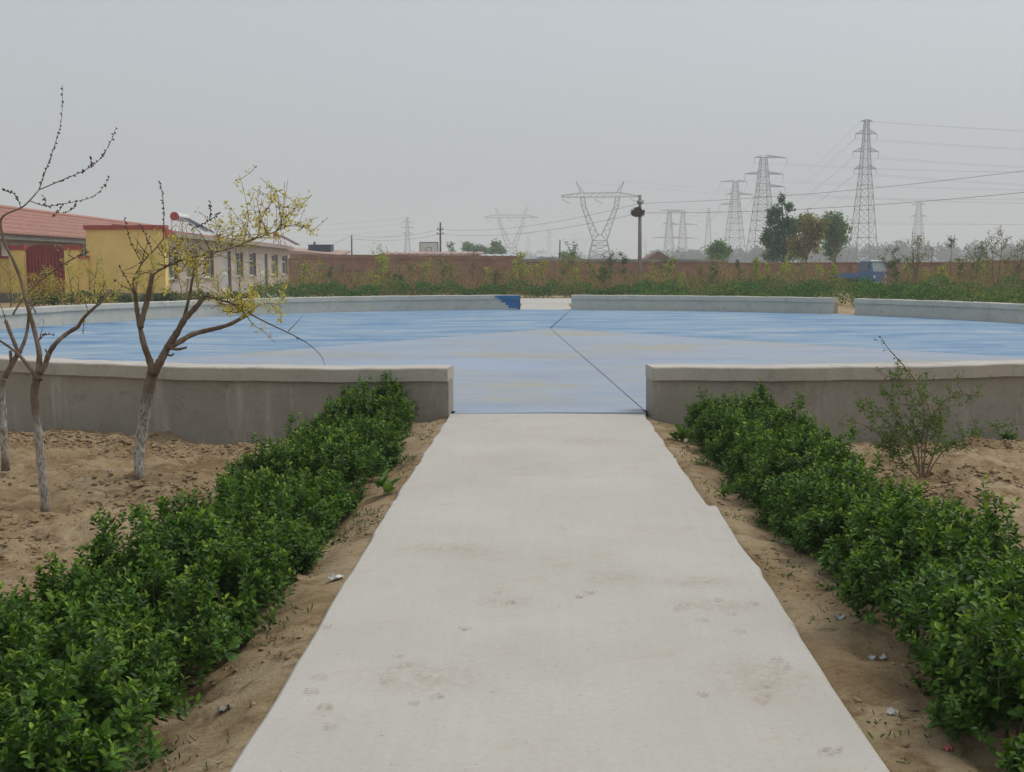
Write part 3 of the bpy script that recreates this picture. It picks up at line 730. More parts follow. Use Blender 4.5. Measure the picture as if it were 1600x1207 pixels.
def hedge(label, plants, size=1.0, name='hedge', leaf=.046, nsh=130, pick=300, loc=None, stems=True, pairs=5, tall=.18):
    parts = []; st = MB(); ctr = np.mean([p[0] for p in plants], 0)
    root = empty(name, ctr, label, 'hedge')
    for (p, r, h) in plants:
        n = int(nsh*rng.uniform(.85, 1.15))
        nh = 15; hd = rand_dir(nh); hd[:,2] = np.abs(hd[:,2])*1.1-.12; hs_ = rng.uniform(.78, 1.22, nh); ih = rng.integers(0, nh, n)
        d = unit(hd[ih]+rng.normal(size=(n,3))*.24)
        rad = np.where(rng.random(n) < .72, rng.uniform(.86, 1.05, n), rng.uniform(.4, .86, n))
        lump = hs_[ih]
        q = np.array(p)+d*np.stack([r*rad*lump, r*rad*lump, h*.62*rad*(.4+.6*lump)], 1)+np.array([0, 0, h*.40])
        q[:,2] = np.maximum(q[:,2], p[2]+.03)
        ax = unit(d*np.array([.8, .8, .5])+np.array([0, 0, .85])+rng.normal(size=(n,3))*.25)
        ln = rng.uniform(.07, .13, n)*size
        tipf = (rng.random(n) < .75)*rng.uniform(.2, 1.0, n)*np.clip((q[:,2]-p[2])/h, .15, 1)*np.clip((rad-.6)/.3, 0, 1)*rng.uniform(.5, 1.1, nh)[ih]
        big = np.where(rng.random(n) < .10, 1.45, 1.0)
        parts.append(shoots(q-ax*ln[:,None]*.6, ax, ln, pairs, leaf*size*big, tipf))
        m = rng.integers(1, 4)                          # taller clumps of shoots standing out of the top
        for _ in range(m):
            c0 = np.array(p)+np.array([np.clip(rng.normal()*.5, -.7, .7)*r, np.clip(rng.normal()*.5, -.7, .7)*r, h*.72]); top = rng.uniform(.08, .08+tall)*size; k = 9
            q = c0+np.stack([rng.normal(size=k)*.035, rng.normal(size=k)*.035, rng.uniform(0, top, k)], 1)*size
            ax = unit(np.stack([rng.normal(size=k)*.35, rng.normal(size=k)*.35, np.ones(k)], 1)); ln = rng.uniform(.07, .12, k)*size
            parts.append(shoots(q, ax, ln, 6, np.full(k, leaf*size*.9), rng.uniform(.3, 1, k)))
            if stems: st.tube([c0-np.array([0, 0, h*.4]), c0+np.array([0, 0, top*.8])], [.004, .002], 4, False)
        if stems:
            for _ in range(5):
                a = random.uniform(0, 6.28); e = np.array(p)+np.array([math.cos(a)*r*.6, math.sin(a)*r*.6, h*random.uniform(.55, .95)])
                st.tube([np.array(p)+np.array([random.gauss(0,.03), random.gauss(0,.03), -.05]), (np.array(p)*.6+e*.4)+np.array([0,0,.03]), e], [.009, .006, .003], 4, False)
    A = merge(parts)
    if pick:
        dist = np.linalg.norm(A[0]-CAM, axis=1)
        v = A[0]-CAM; zc = v@_fw; u_ = v@_r/zc*F_PX; w_ = -(v@_u)/zc*F_PX
        okk = (np.abs(u_) < 760) & (w_ < 560) & (zc > 0)
        vis = np.einsum('ij,ij->i', unit(A[2]), unit(CAM-A[0]))
        score = A[3]/dist*np.clip(vis, 0, 1)*okk*(.6+A[0][:,2])
        sel = np.argsort(-score)[:pick]; keep = np.ones(len(dist), bool); keep[sel] = False
        P, D, Nn, L, W, col = [a[sel] for a in A]
        D = unit(D); Sd = unit(np.cross(D, Nn)); Nn = np.cross(Sd, D)
        for i in range(len(sel)):
            bi = int(np.argmin([abs(col[i].sum()-sum(m.attributes['tint'].data[0].color[:3])) for m in LEAFM]))
            o = bpy.data.objects.new('leaf', LEAFM[bi]); C.objects.link(o); o.parent = root
            q = P[i]-ctr
            o.matrix_local = Matrix(((D[i][0]*L[i], Sd[i][0]*W[i], Nn[i][0]*L[i], q[0]), (D[i][1]*L[i], Sd[i][1]*W[i], Nn[i][1]*L[i], q[1]), (D[i][2]*L[i], Sd[i][2]*W[i], Nn[i][2]*L[i], q[2]), (0, 0, 0, 1)))
        A = [a[keep] for a in A]
    A[0] = A[0]-ctr
    o = link('foliage', leaf_mesh('foliage', *A), MT['leaf'], root); tag(o, kind='stuff')
    if stems: tag(st.build('stems', MT['stem'], root), kind='stuff')
    return root
def gz(x, y): return float(ground_z(np.array([x]), np.array([y]))[0])
pr = []
y = 12.45
while y > 1.9:
    wd = np.interp(y, [2, 5, 9, 12.5], [1.02, .98, .86, .62])
    nr_ = 3 if wd > .8 else 2
    for k in range(nr_):
        x = -1.62-(wd-.30)*k/max(1, nr_-1)+random.gauss(0, .05); yy = y+random.gauss(0, .07)
        h = np.interp(y, [2, 6, 12], [.38, .42, .46])*random.uniform(.66, 1.2)*(1.0 if k else .9)
        pr.append(((x, yy, gz(x, yy)), .235*random.uniform(.85, 1.15), h))
    y -= .31
hedge('leafy evergreen hedge growing along the left side of the concrete path', pr)
pr = []; y = 12.05
while y > 1.9:
    for k in range(2):
        x = 1.60+.33*k+random.gauss(0, .05); yy = y+random.gauss(0, .07)
        h = np.interp(y, [2, 6, 12], [.38, .42, .50])*random.uniform(.66, 1.2)*(1.0 if k else .9)
        pr.append(((x, yy, gz(x, yy)), .235*random.uniform(.85, 1.15), h))
    y -= .30
hedge('leafy evergreen hedge growing along the right side of the concrete path', pr)

# ------------------------------------------------------------------ the three pruned trees on the left, and the shrub on the right
def wig(pts, d0, amp, seed):
    r = random.Random(seed); out = []; off = 0
    for i, (x, y) in enumerate(pts):
        if i: off += r.gauss(0, amp)
        out.append(at(x, y, d0+off))
    return out
def spline(P, k=4):
    P = [np.array(p) for p in P]; Q = [2*P[0]-P[1]]+P+[2*P[-1]-P[-2]]; out = []
    for i in range(1, len(Q)-2):
        for j in range(k):
            t = j/k
            out.append(.5*((2*Q[i])+(-Q[i-1]+Q[i+1])*t+(2*Q[i-1]-5*Q[i]+4*Q[i+1]-Q[i+2])*t*t+(-Q[i-1]+3*Q[i]-3*Q[i+1]+Q[i+2])*t**3))
    out.append(P[-1]); return out
class TreeB:
    def __init__(s, name, label, px, py, cat='tree'):
        g = gp(px, py, -.31); z = gz(g[0], g[1]); g = gp(px, py, z); s.d = float(g[1]); s.base = g
        s.root = empty(name, g, label, cat); s.seed = int(px*13+py)
        s.leaves = []; s.buds = MB(); s.tw = MB(); s.mpp = s.d/F_PX
    def limb(s, name, pts, r0, r1, m='bark', amp=.05, parent=None, base=False, knob=0.0):
        s.seed += 1
        P = spline(wig(pts, s.d+getattr(s, 'doff', 0), amp, s.seed), 5); n = len(P)
        if base: P[0] = P[0]+np.array([0, 0, -.08])
        rr = [(r0+(r1-r0)*(i/(n-1))**(.6 if n > 50 else .85))*s.mpp for i in range(n)]
        r_ = random.Random(s.seed+5)
        rr = [a*.86*(1+r_.gauss(0, .06)+knob*max(0, math.sin(i*1.7+s.seed))*.2) for i, a in enumerate(rr)]
        if base: rr[0] *= 1.25; rr[1] *= 1.1
        mb = MB(); mb.tube(P, rr, 10 if r0 > 4 else 6)
        if r0 < 2.2 and parent is None:
            s.tw.v, s.tw.f, s.tw.mi = s.tw.v, s.tw.f, s.tw.mi
        o = mb.build(name, MT[m], parent or s.root, True); return P
    def twig(s, pts, r0=1.2, buds=0, leaves=0, size=.018, amp=.04, yel=True):
        s.seed += 1
        P = spline(wig(pts, s.d+getattr(s, 'doff', 0), amp, s.seed), 5); n = len(P)
        s.tw.tube(P, [max(.35, r0*(1-.75*i/(n-1)))*s.mpp for i in range(n)], 5)
        r_ = random.Random(s.seed)
        for k in range(buds):
            f = .12+.88*(k+r_.random()*.6)/buds; i = min(n-2, int(f*(n-1))); p = P[i]+(P[i+1]-P[i])*(f*(n-1)-i)
            for _ in range(r_.choice((1, 1, 2))):
                d = np.array([r_.gauss(0, 1), r_.gauss(0, 1), r_.gauss(.3, 1)]); d /= np.linalg.norm(d); L = s.mpp*r_.uniform(3.2, 5.0)
                s.buds.tube([p, p+d*L*.45, p+d*L], [.3*s.mpp, L*.36, .1*s.mpp], 5)
        for k in range(max(1, leaves//3) if leaves else 0):
            f = .1+.9*r_.random(); i = min(n-2, int(f*(n-1))); p = P[i]+(P[i+1]-P[i])*(f*(n-1)-i)
            p = p+np.array([r_.gauss(0, .022), r_.gauss(0, .022), r_.gauss(0, .022)])
            for _ in range(r_.choice((3, 4, 5, 6))):
                d = np.array([r_.gauss(0, 1), r_.gauss(0, 1), r_.gauss(-.1, 1)]); d /= np.linalg.norm(d)
                s.leaves.append((p+d*abs(r_.gauss(.006, .008)), d, size*r_.uniform(.6, 1.35)))
        return P
    def done(s, lo=(.62,.50,.09), hi=(.90,.76,.24), jit=.14):
        if s.tw.v: tag(s.tw.build('twigs', MT['twig'], s.root, True), kind='stuff')
        if s.buds.v: tag(s.buds.build('buds', MT['bud'], s.root, True), kind='stuff')
        if s.leaves:
            P = np.array([a[0] for a in s.leaves])-s.base; D = np.array([a[1] for a in s.leaves]); L = np.array([a[2] for a in s.leaves]); n = len(P)
            tag(link('leaves', leaf_mesh('leaves', P, D, rand_dir(n), L, L*.55, green(n, lo, hi, jit)), MT['leafdry'], s.root), kind='stuff')
def side_twigs(t, P, n, L, buds=0, leaves=0, up=.6, r0=.9, size=.018, lo=.15):
    """short random twigs off a branch already built (points in the world)"""
    r_ = random.Random(t.seed+77)
    for k in range(n):
        f = lo+(1-lo)*r_.random(); i = min(len(P)-2, int(f*(len(P)-1))); p = np.array(P[i])
        d = np.array([r_.gauss(0, .8), r_.gauss(0, .8), r_.gauss(up, .5)]); d /= np.linalg.norm(d); l = L*r_.uniform(.5, 1.2)
        q = [p, p+d*l*.5+np.array([r_.gauss(0,.02), r_.gauss(0,.02), 0]), p+d*l+np.array([r_.gauss(0,.03), r_.gauss(0,.03), r_.gauss(.03,.03)])]
        t.tw.tube(q, [r0*t.mpp, r0*.7*t.mpp, .35*t.mpp], 4)
        for m, kind in ((buds, 0), (leaves, 1)):
            for _ in range(m):
                f = r_.random(); c = q[1]+(q[2]-q[1])*f if r_.random() < .65 else q[0]+(q[1]-q[0])*f
                e = np.array([r_.gauss(0, 1), r_.gauss(0, 1), r_.gauss(.2, 1)]); e /= np.linalg.norm(e)
                if kind == 0: t.buds.tube([c, c+e*t.mpp*1.3, c+e*t.mpp*2.8], [.3*t.mpp, 1.0*t.mpp, .1*t.mpp], 5)
                else:
                    for _ in range(3):
                        e = np.array([r_.gauss(0, 1), r_.gauss(0, 1), r_.gauss(0, 1)]); e /= np.linalg.norm(e); t.leaves.append((c+e*abs(r_.gauss(.012, .016)), e, size*r_.uniform(.6, 1.3)))

B = TreeB('pruned_tree', 'pruned young tree with yellow leaf tufts and forked limbs beside the wall', 220, 750)
B.limb('trunk', [(220,750),(217,716),(221,682),(229,626),(240,577)], 9.5, 10.5, 'barkw', .02, base=True, knob=.3)
B.limb('limb', [(239,584),(234,564),(225,539),(219,512),(214,484),(211,456)], 7.2, 3.6, amp=.04, knob=.4)
p1 = B.limb('limb', [(219,512),(223,495),(230,470),(238,430)], 5.6, 4.4, amp=.05, knob=.4)
B.limb('limb', [(241,582),(252,562),(262,543),(276,521),(288,500),(300,487),(313,472),(320,461)], 8.2, 3.8, amp=.05, knob=.4)
B.limb('limb', [(262,543),(278,536),(298,524),(318,518),(351,510),(371,501),(391,489)], 5.6, 3.2, amp=.06, knob=.3)
B.limb('limb', [(286,503),(293,476),(298,452),(303,422)], 3.6, 1.8, amp=.04)
B.limb('stub', [(266,545),(279,546),(292,543)], 3.2, 2.4, amp=.01)
B.limb('stub', [(258,552),(266,556),(272,553)], 2.6, 1.8, amp=.01)
P = B.limb('branch', [(238,431),(252,421),(282,408),(331,396),(368,386),(402,372),(431,362),(447,347)], 2.2, .9, amp=.05); side_twigs(B, P, 60, .36, 0, 4, .5, .5, .025)
P = B.limb('branch', [(212,459),(208,440),(222,412),(240,392),(255,374)], 2.0, .9, amp=.05); side_twigs(B, P, 10, .20, 2, 3, .7)
B.twig([(255,376),(256,340),(254,305),(248,283)], 1.0, 16)
B.twig([(222,412),(205,380),(197,352),(194,340)], .9, 10, 1); B.twig([(238,395),(228,368),(218,350)], .8, 9)
B.twig([(214,470),(200,440),(190,424),(186,415)], .9, 10, 2); B.twig([(211,456),(190,446),(176,436)], .9, 6, 8)
B.twig([(331,396),(318,372),(304,355),(290,350)], .9, 3, 10); B.twig([(300,358),(325,346),(346,331)], .9, 12); B.twig([(327,345),(329,328),(328,313)], .7, 10)
for pts, nl in (([(383,372),(388,340),(383,308),(374,274)], 26), ([(402,372),(408,345),(418,326),(428,312)], 26), ([(431,362),(446,340),(462,326),(470,314)], 30), ([(431,362),(455,352),(478,356),(490,366)], 24), ([(440,352),(436,322),(428,304),(442,296)], 22), ([(418,368),(410,345),(402,318)], 14),
                ([(345,392),(343,372),(345,350)], 14), ([(360,389),(364,362),(360,340)], 9), ([(300,402),(285,420),(270,440),(262,470)], 22), ([(331,396),(318,424),(310,446)], 20), ([(282,408),(262,396),(250,380)], 18), ([(282,408),(280,385),(270,370)], 18), ([(303,422),(318,408),(325,398)], 14), ([(303,422),(296,402),(288,388)], 14)):
    side_twigs(B, B.twig(pts, .7, 2, int(nl*1.6), .026), 6, .18, 1, 3, .4, .45, .024)
P = B.limb('branch', [(320,462),(336,467),(352,471),(368,478),(384,492)], 2.0, 1.2, amp=.05); side_twigs(B, P, 16, .22, 0, 9, .2, .9, .023)
for pts, nl in (([(391,489),(378,474),(366,462)], 34), ([(391,489),(396,470),(392,452)], 30), ([(391,489),(404,478),(424,474),(440,480)], 20), ([(391,489),(372,482),(356,486)], 26), ([(440,470),(450,456),(448,444)], 12), ([(424,476),(440,492),(432,505)], 10), ([(384,492),(396,508),(412,518),(430,536)], 6)):
    B.twig(pts, .8, 0, int(nl*2.6), .028)
B.twig([(391,491),(418,505),(450,520),(476,534),(492,546),(504,560),(507,572)], 1.3, 1, 5); B.twig([(450,518),(462,506),(473,493)], .8, 0, 3)
B.done()

A_ = TreeB('pruned_tree', 'tall bare tree with a slender whitewashed trunk and budding twigs above the roof', 71, 799)
A_.limb('trunk', [(71,799),(67,752),(62,700),(57,650),(54,615),(58,588)], 7.5, 7.5, 'barkw', .02, base=True, knob=.3)
A_.limb('limb', [(60,594),(61,570),(61,550),(54,518),(47,492),(41,470),(32,436),(20,406),(8,382),(1,350),(8,336),(33,325),(46,314),(61,297)], 6.4, 1.0, amp=.05, knob=.3)
A_.limb('limb', [(58,592),(50,580),(36,562),(22,548),(-4,530)], 4.4, 2.0, amp=.05)
A_.limb('limb', [(62,584),(70,571),(77,552),(88,536),(104,522),(122,511)], 5.4, 3.6, amp=.06, knob=.3)
P = A_.limb('limb', [(122,511),(130,498),(144,484),(158,472),(167,460),(173,453)], 3.2, 1.8, amp=.05); side_twigs(A_, P, 5, .15, 3, 3, .8)
A_.limb('stub', [(72,566),(75,556),(71,546)], 2.4, 1.6, amp=.01); A_.limb('stub', [(62,556),(66,554)], 2.0, 1.6, amp=.01)
A_.twig([(61,297),(66,281),(78,249),(88,219),(96,186),(98,133)], .95, 26, amp=.05); A_.twig([(61,297),(99,281),(133,266),(156,249),(172,224),(182,198)], .95, 26, amp=.05)
A_.twig([(46,314),(71,322),(99,319),(142,309),(162,292),(171,276)], .8, 22, amp=.05); A_.twig([(99,319),(92,330),(80,340)], .7, 5)
A_.twig([(33,325),(26,308),(16,300),(4,298)], .8, 14); A_.twig([(142,262),(143,254),(140,246)], .7, 5); A_.twig([(71,322),(70,312),(65,304)], .7, 5); A_.twig([(120,315),(112,328),(98,333)], .7, 8)
A_.twig([(41,470),(52,480),(56,492)], .7, 4); A_.twig([(60,535),(66,515),(69,498)], .7, 1); A_.twig([(62,532),(70,524),(86,522)], .6, 9)
A_.done()
C_ = TreeB('pruned_tree', 'partly cut off bare tree with whitewashed trunk at the left edge of the photo', 8, 722)
C_.limb('trunk', [(8,722),(6,680),(4,640),(2,608),(5,592)], 6.5, 6.5, 'barkw', .02, base=True, knob=.3)
C_.limb('limb', [(4,598),(14,578),(24,560),(32,548)], 5.4, 4.6, amp=.03)
C_.limb('limb', [(30,554),(22,535),(15,518),(9,502)], 4.0, 3.0, amp=.04); C_.limb('limb', [(30,552),(38,534),(43,514),(45,488),(47,466)], 4.0, 2.2, amp=.05)
P = C_.limb('branch', [(20,492),(34,470),(58,444),(84,424),(110,407),(140,393)], 1.7, .9, 'bark', .06); side_twigs(C_, P, 9, .2, 3, 3, .6)
C_.limb('stub', [(16,576),(17,562),(16,548)], 3.2, 2.6, amp=.01)
C_.twig([(45,488),(60,470),(70,452)], .8, 5); C_.twig([(9,502),(2,480),(-4,468)], .8, 2)
C_.done()

sh = TreeB('leafy_shrub', 'open multi stemmed shrub with small green leaves in front of the right wall', 1440, 752, 'shrub')
for k, (pts, r0, nl) in enumerate([([(1440,752),(1428,715),(1416,680),(1400,640),(1380,606)], 2.8, 60), ([(1438,752),(1434,700),(1424,650),(1412,612),(1402,590)], 2.6, 55), ([(1442,752),(1446,700),(1452,660),(1464,640),(1490,618),(1534,618)], 2.8, 70),
        ([(1443,752),(1458,712),(1468,678),(1468,650)], 2.6, 26), ([(1444,752),(1470,710),(1500,688),(1540,674),(1572,664)], 2.2, 52), ([(1438,752),(1410,720),(1386,690),(1356,668),(1328,656)], 2.2, 62), ([(1441,752),(1440,690),(1444,640),(1430,600)], 2.2, 45),
        ([(1439,752),(1416,728),(1392,705),(1374,690)], 1.8, 42), ([(1440,752),(1424,700),(1392,664),(1362,640),(1340,626)], 2.0, 60)]):
    P = sh.limb('stem', pts, r0*.72, .7, 'tanstem', .07); side_twigs(sh, P, 20, .18, 0, 7, .35, .45, .025, .3)
P = sh.limb('stem', [(1458,655),(1448,625),(1432,596),(1412,572),(1398,556)], 1.9, 1.2, 'straw', .04)
sh.twig([(1398,556),(1388,545),(1378,530)], 1.0, 0, 16, .022); side_twigs(sh, P, 6, .12, 0, 5, .2, .7, .02, .5)
sh.done((.075,.16,.03), (.19,.29,.06))

# ------------------------------------------------------------------ vegetation beyond the plaza
def tuft_leaves(P, size, lo, hi, jit=.25):
    n = len(P); return (P, rand_dir(n), rand_dir(n), size*rng.uniform(.6, 1.3, n), size*rng.uniform(.35, .6, n), green(n, lo, hi, jit))
def far_hedge(label, pts, width, height, leaf=.11, dens=420, lo=(.035,.11,.015), hi=(.12,.25,.04)):
    """low clipped hedge as a row of leaves through its volume; pts polyline in plan"""
    pts = [np.array(p, float) for p in pts]; parts = []
    root = empty('hedge', (*np.mean(pts, 0), 0), label, 'hedge'); st = MB()
    for a, b in zip(pts[:-1], pts[1:]):
        L = np.linalg.norm(b-a); n = int(L*dens); t = rng.random(n); d = (b-a)/L; nr = np.array([-d[1], d[0]])
        hh = height*(1+.26*np.sin(t*L*1.7)+.2*np.sin(t*L*4.1+1)+.1*rng.normal(size=n))
        s_ = np.clip(rng.normal(size=n)*.5, -1, 1); z = hh*np.sqrt(rng.random(n))*np.sqrt(np.clip(1-.5*s_*s_, .1, 1))
        xy = a+np.outer(t, b-a)+np.outer(s_*width*.5, nr)
        P = np.stack([xy[:,0], xy[:,1], z-.05], 1)-np.array([*np.mean(pts, 0), 0])
        tl = list(tuft_leaves(P, leaf, lo, hi)); pat = np.clip(np.sin(xy[:,0]*.9+1)+np.sin(xy[:,0]*2.3+xy[:,1])+rng.normal(size=n)*.5-.7, 0, 1)[:,None]
        tl[5] = tl[5]*(1-pat*.75)+green(n, (.20,.19,.05), (.34,.30,.08))*pat*.75; parts.append(tl)
        for k in range(int(L*1.2)):
            q = a+(b-a)*random.random(); st.tube([(q[0], q[1], -.2), (q[0]+random.gauss(0,.1), q[1]+random.gauss(0,.1), height*.8)], [.015, .006], 4, False)
    tag(link('foliage', leaf_mesh('foliage', *merge(parts)), MT['leafdry'], root), kind='stuff')
    tag(st.build('stems', MT['stem'], root), kind='stuff')
def P2(px, d): p = at(px, 430, d); return (float(p[0]), float(p[1]))
far_hedge('low green hedge in front of the brick wall beyond the far gap', [P2(650, 55.5), P2(853, 55), P2(1010, 55)], 1.3, .62, dens=560)
far_hedge('dark green low hedge running from the far gap along the right wall', [P2(1000, 52.5), P2(1130, 50), P2(1290, 46)], 2.2, .66, dens=640)
far_hedge('low green hedge behind the wall at the right edge of the photo', [P2(1345, 46), P2(1440, 43.5), P2(1640, 40)], 3.0, .66, dens=700)
far_hedge('second green hedge row further back on the right before the brick wall', [P2(1060, 61), P2(1300, 58), P2(1640, 55)], 2.4, .72, dens=500)
far_hedge('green hedge row between the left wall and the beige house', [P2(395, 52), P2(470, 54), P2(640, 57)], 1.6, .60, dens=600)
far_hedge('low dark hedge below the yellow end wall', [P2(115, 44), P2(255, 43.5), P2(400, 47)], .8, .48, dens=560, lo=(.02,.065,.012), hi=(.06,.14,.025))
far_hedge('short piece of dark hedge in front of the red gate', [P2(44, 44.5), P2(112, 44.2)], .6, .42, dens=480, lo=(.02,.065,.012), hi=(.055,.13,.025))

def sapling(px, d, h, label, group, name='sapling', spread=.35, leafn=260, lo=(.20,.22,.035), hi=(.42,.40,.08), leaf=.10, stems=1, bare=.3, trunk='barkw', tr=.025, cat='sapling', z0=None, lean=0.0):
    g = at(px, 430, d); base = np.array([g[0], g[1], gz(g[0], g[1]) if z0 is None else z0])
    root = empty(name, base, label, cat, group); tips = []; tw = MB()
    for k in range(stems):
        a = random.uniform(0, 6.28); sp = spread*(.25 if stems == 1 else .8)
        top = base+np.array([math.cos(a)*sp*.6+lean, math.sin(a)*sp*.6, h*random.uniform(.75, 1)])
        mid = base*.5+top*.5+np.array([random.gauss(0, .05), random.gauss(0, .05), 0])
        tr_ = MB(); P = spline([base-np.array([0,0,.1]), mid, top], 5); tr_.tube(P, [tr*(1-.8*i/(len(P)-1)) for i in range(len(P))], 6); tr_.build('trunk', MT[trunk], root, True)
        nb = max(4, int(h*5/stems))
        for j in range(nb):
            f = bare+(1-bare)*(j+random.random())/nb; p = P[min(len(P)-1, int(f*(len(P)-1)))]
            b_ = random.uniform(0, 6.28); l = spread*random.uniform(.5, 1.2)*(1.15-.6*f)
            q = p+np.array([math.cos(b_)*l, math.sin(b_)*l, l*random.uniform(.5, 1.5)]); tw.tube([p, (p+q)/2+np.array([0,0,-.03]), q], [tr*.4, tr*.3, tr*.12], 4, False); tips.append((p, q))
    if tw.v: tag(tw.build('branches', MT['twig'], root), kind='stuff')
    if leafn:
        i = rng.integers(0, len(tips), leafn); t = rng.random(leafn)**.6
        p0 = np.array([a[0] for a in tips])[i]; p1 = np.array([a[1] for a in tips])[i]
        P = p0+(p1-p0)*t[:,None]+rng.normal(size=(leafn,3))*spread*.13-base
        tag(link('crown', leaf_mesh('crown', *tuft_leaves(P, leaf, lo, hi)), MT['leafdry'], root), kind='stuff')
    return root
YG = dict(lo=(.26,.31,.03), hi=(.52,.54,.08)); GR = dict(lo=(.06,.12,.03), hi=(.15,.22,.06)); OL = dict(lo=(.16,.16,.05), hi=(.30,.27,.09))
G1 = 'young saplings planted in front of the brick wall'
LM = [(0, 'beige house'), (588, 'pink shed'), (670, 'backboard'), (815, 'far path gap'), (1000, 'nest pole'), (1122, 'small round tree'), (1225, 'tall dark tree'), (1361, 'blue truck'), (1483, 'slim tall sapling')]
ORD = ['first', 'second', 'third', 'fourth', 'fifth', 'sixth', 'seventh', 'eighth', 'ninth', 'tenth']; cnt = {}
for px in (478,500,517,545,560,583,604,622,640,668,690,712,735,762,781,806,832,858,880,903,925,948,970,1022,1042,1066,1090,1114,1150,1178,1200,1226,1252,1284,1300,1402,1420,1448,1470,1495,1512,1530,1548,1566,1585):
    d = random.uniform(57, 68); h = random.uniform(1.2, 2.2)
    kw = random.choice((('yellow green', YG), ('yellow green', YG), ('green', GR), ('olive', OL)))
    L_ = [q for q in LM if q[0] <= px][-1]; cnt[L_[1]] = cnt.get(L_[1], 0)+1
    sapling(px+random.gauss(0, 4), d, h, 'thin %s sapling before the brick wall, %s one right of the %s' % (kw[0], ORD[cnt[L_[1]]-1], L_[1]), G1, leafn=random.choice((160, 240, 320, 420)), spread=random.uniform(.28, .5), trunk=random.choice(('barkw','barkw','twig')), **kw[1])
for px, d, h, lab, kw in ((590, 63, 2.35, 'bushy yellow green sapling topping the brick wall near the pink shed roof', dict(spread=.75, leafn=620, stems=3, **YG)),
        (815, 64, 2.1, 'leafy yellow green sapling just left of the far path gap', dict(spread=.6, leafn=560, stems=2, **YG)),
        (948, 66, 2.0, 'bushy green sapling in front of the wall under the large wide topped pylon', dict(spread=.55, leafn=420, stems=2, **GR)),
        (1043, 70, 2.1, 'spiky green sapling right of the nest pole', dict(spread=.55, leafn=300, stems=3, **GR)),
        (892, 76, 2.75, 'small rounded leafy tree standing behind the wall near the leaning post', dict(spread=.7, leafn=300, stems=2, leaf=.13, **GR)),
        (1060, 72, 2.0, 'pale olive bush topping the wall right of the nest pole', dict(spread=.6, leafn=420, stems=3, **OL)),
        (1180, 62, 1.75, 'bright yellow green shoots standing up from the undergrowth below the round tree', dict(spread=.3, leafn=260, stems=2, **YG)),
        (1215, 60, 1.6, 'bright yellow leaning sapling left of the blue truck', dict(spread=.35, leafn=240, stems=1, lean=.35, **YG)),
        (1388, 66, 2.75, 'slender leafy sapling just right of the blue truck', dict(spread=.6, leafn=380, stems=2, **GR)),
        (1432, 63, 3.3, 'tall olive bush in front of the small distant pylon', dict(spread=.75, leafn=520, stems=4, **OL)),
        (1456, 66, 2.7, 'nearly bare slim sapling right of the tall olive bush', dict(spread=.4, leafn=60, **OL)),
        (1483, 64, 3.3, 'slim tall sapling with a tuft of green leaves at its top', dict(spread=.45, leafn=130, bare=.8, **GR)),
        (1522, 60, 2.9, 'forked sapling with scattered green leaf clusters on the right', dict(spread=.8, leafn=330, stems=3, bare=.5, **GR)),
        (1556, 58, 3.2, 'twin stemmed sapling with reddish trunk near the right edge', dict(spread=.55, leafn=240, stems=2, bare=.65, **OL)),
        (1588, 60, 2.8, 'broad olive bush at the right edge of the photo', dict(spread=.9, leafn=620, stems=4, **OL))):
    sapling(px, d, h, lab, None, tr=.035, trunk='twig' if 'reddish' in lab or 'bush' in lab else 'barkw', **kw)
G2 = 'yellow leaved young trees between the left wall and the houses'
for k, px in enumerate((14, 40, 66, 92, 118, 140, 168, 205, 236, 286, 312, 340, 372, 410, 436)):
    d = random.uniform(36, 42) if px < 250 else random.uniform(46, 52)
    lab = 'young yellow leaved tree, %s from the left of those before the red gate' % ORD[k] if px < 110 else 'young yellow leaved tree, %s from the left of those before the yellow end wall' % ORD[k-4] if px < 258 else 'young yellow leaved tree, %s from the left of those before the beige house' % ORD[k-9]
    sapling(px, d, random.uniform(1.3, 2.1), lab, G2, spread=.55, leafn=520 if px < 240 else 300, leaf=.06, lo=(.42,.36,.06), hi=(.70,.59,.14), stems=random.choice((1, 2)), trunk='twig')

# dry undergrowth in front of the brick wall
mb = MB(); r_ = random.Random(4)
V = []; n = 11000
px_ = rng.uniform(455, 1640, n); dd = rng.uniform(58, 69.5, n); dd = np.where((px_ > 1305) & (px_ < 1385), rng.uniform(67.5, 69.5, n), dd)
B0 = np.array([at(a, 430, b) for a, b in zip(px_, dd)]); B0[:,2] = -.05
hh = rng.uniform(.3, 1.0, n)*(.6+.8*np.abs(np.sin(px_*.021+np.sin(px_*.1)))); dr = np.stack([rng.normal(size=n)*.65, rng.normal(size=n)*.3, np.ones(n)], 1)
T0 = B0+dr*hh[:,None]; wv = np.stack([rng.uniform(.009, .024, n), np.zeros(n), np.zeros(n)], 1)
VV = np.stack([B0-wv, B0+wv, T0+wv*.3, T0-wv*.3], 1).reshape(-1, 3); FF = np.arange(n*4).reshape(-1, 4)
tw_col = np.repeat(green(n, (.17,.10,.055), (.42,.29,.16), .25), 4, 0)
tag(link('undergrowth', np_mesh('undergrowth', VV, FF, tw_col), MT['leafdry']), 'dry brown twiggy undergrowth in front of the brick wall', 'undergrowth', kind='stuff')
n = 20000; px_ = rng.uniform(455, 1640, n); dd = rng.uniform(57, 70, n); Q = np.array([at(a, 430, b) for a, b in zip(px_, dd)]); Q[:,2] = rng.random(n)**1.2*(1.45+.45*np.sin(px_*.03))
keep = (np.sin(px_*.021+1)+np.sin(px_*.057)+rng.normal(size=n)*.7 > -.2) & ~((px_ > 1310) & (px_ < 1382) & (dd < 67.5) & (Q[:,2] > .55)); Q = Q[keep]; n = len(Q)
tt = rng.random((n,1)) < .45
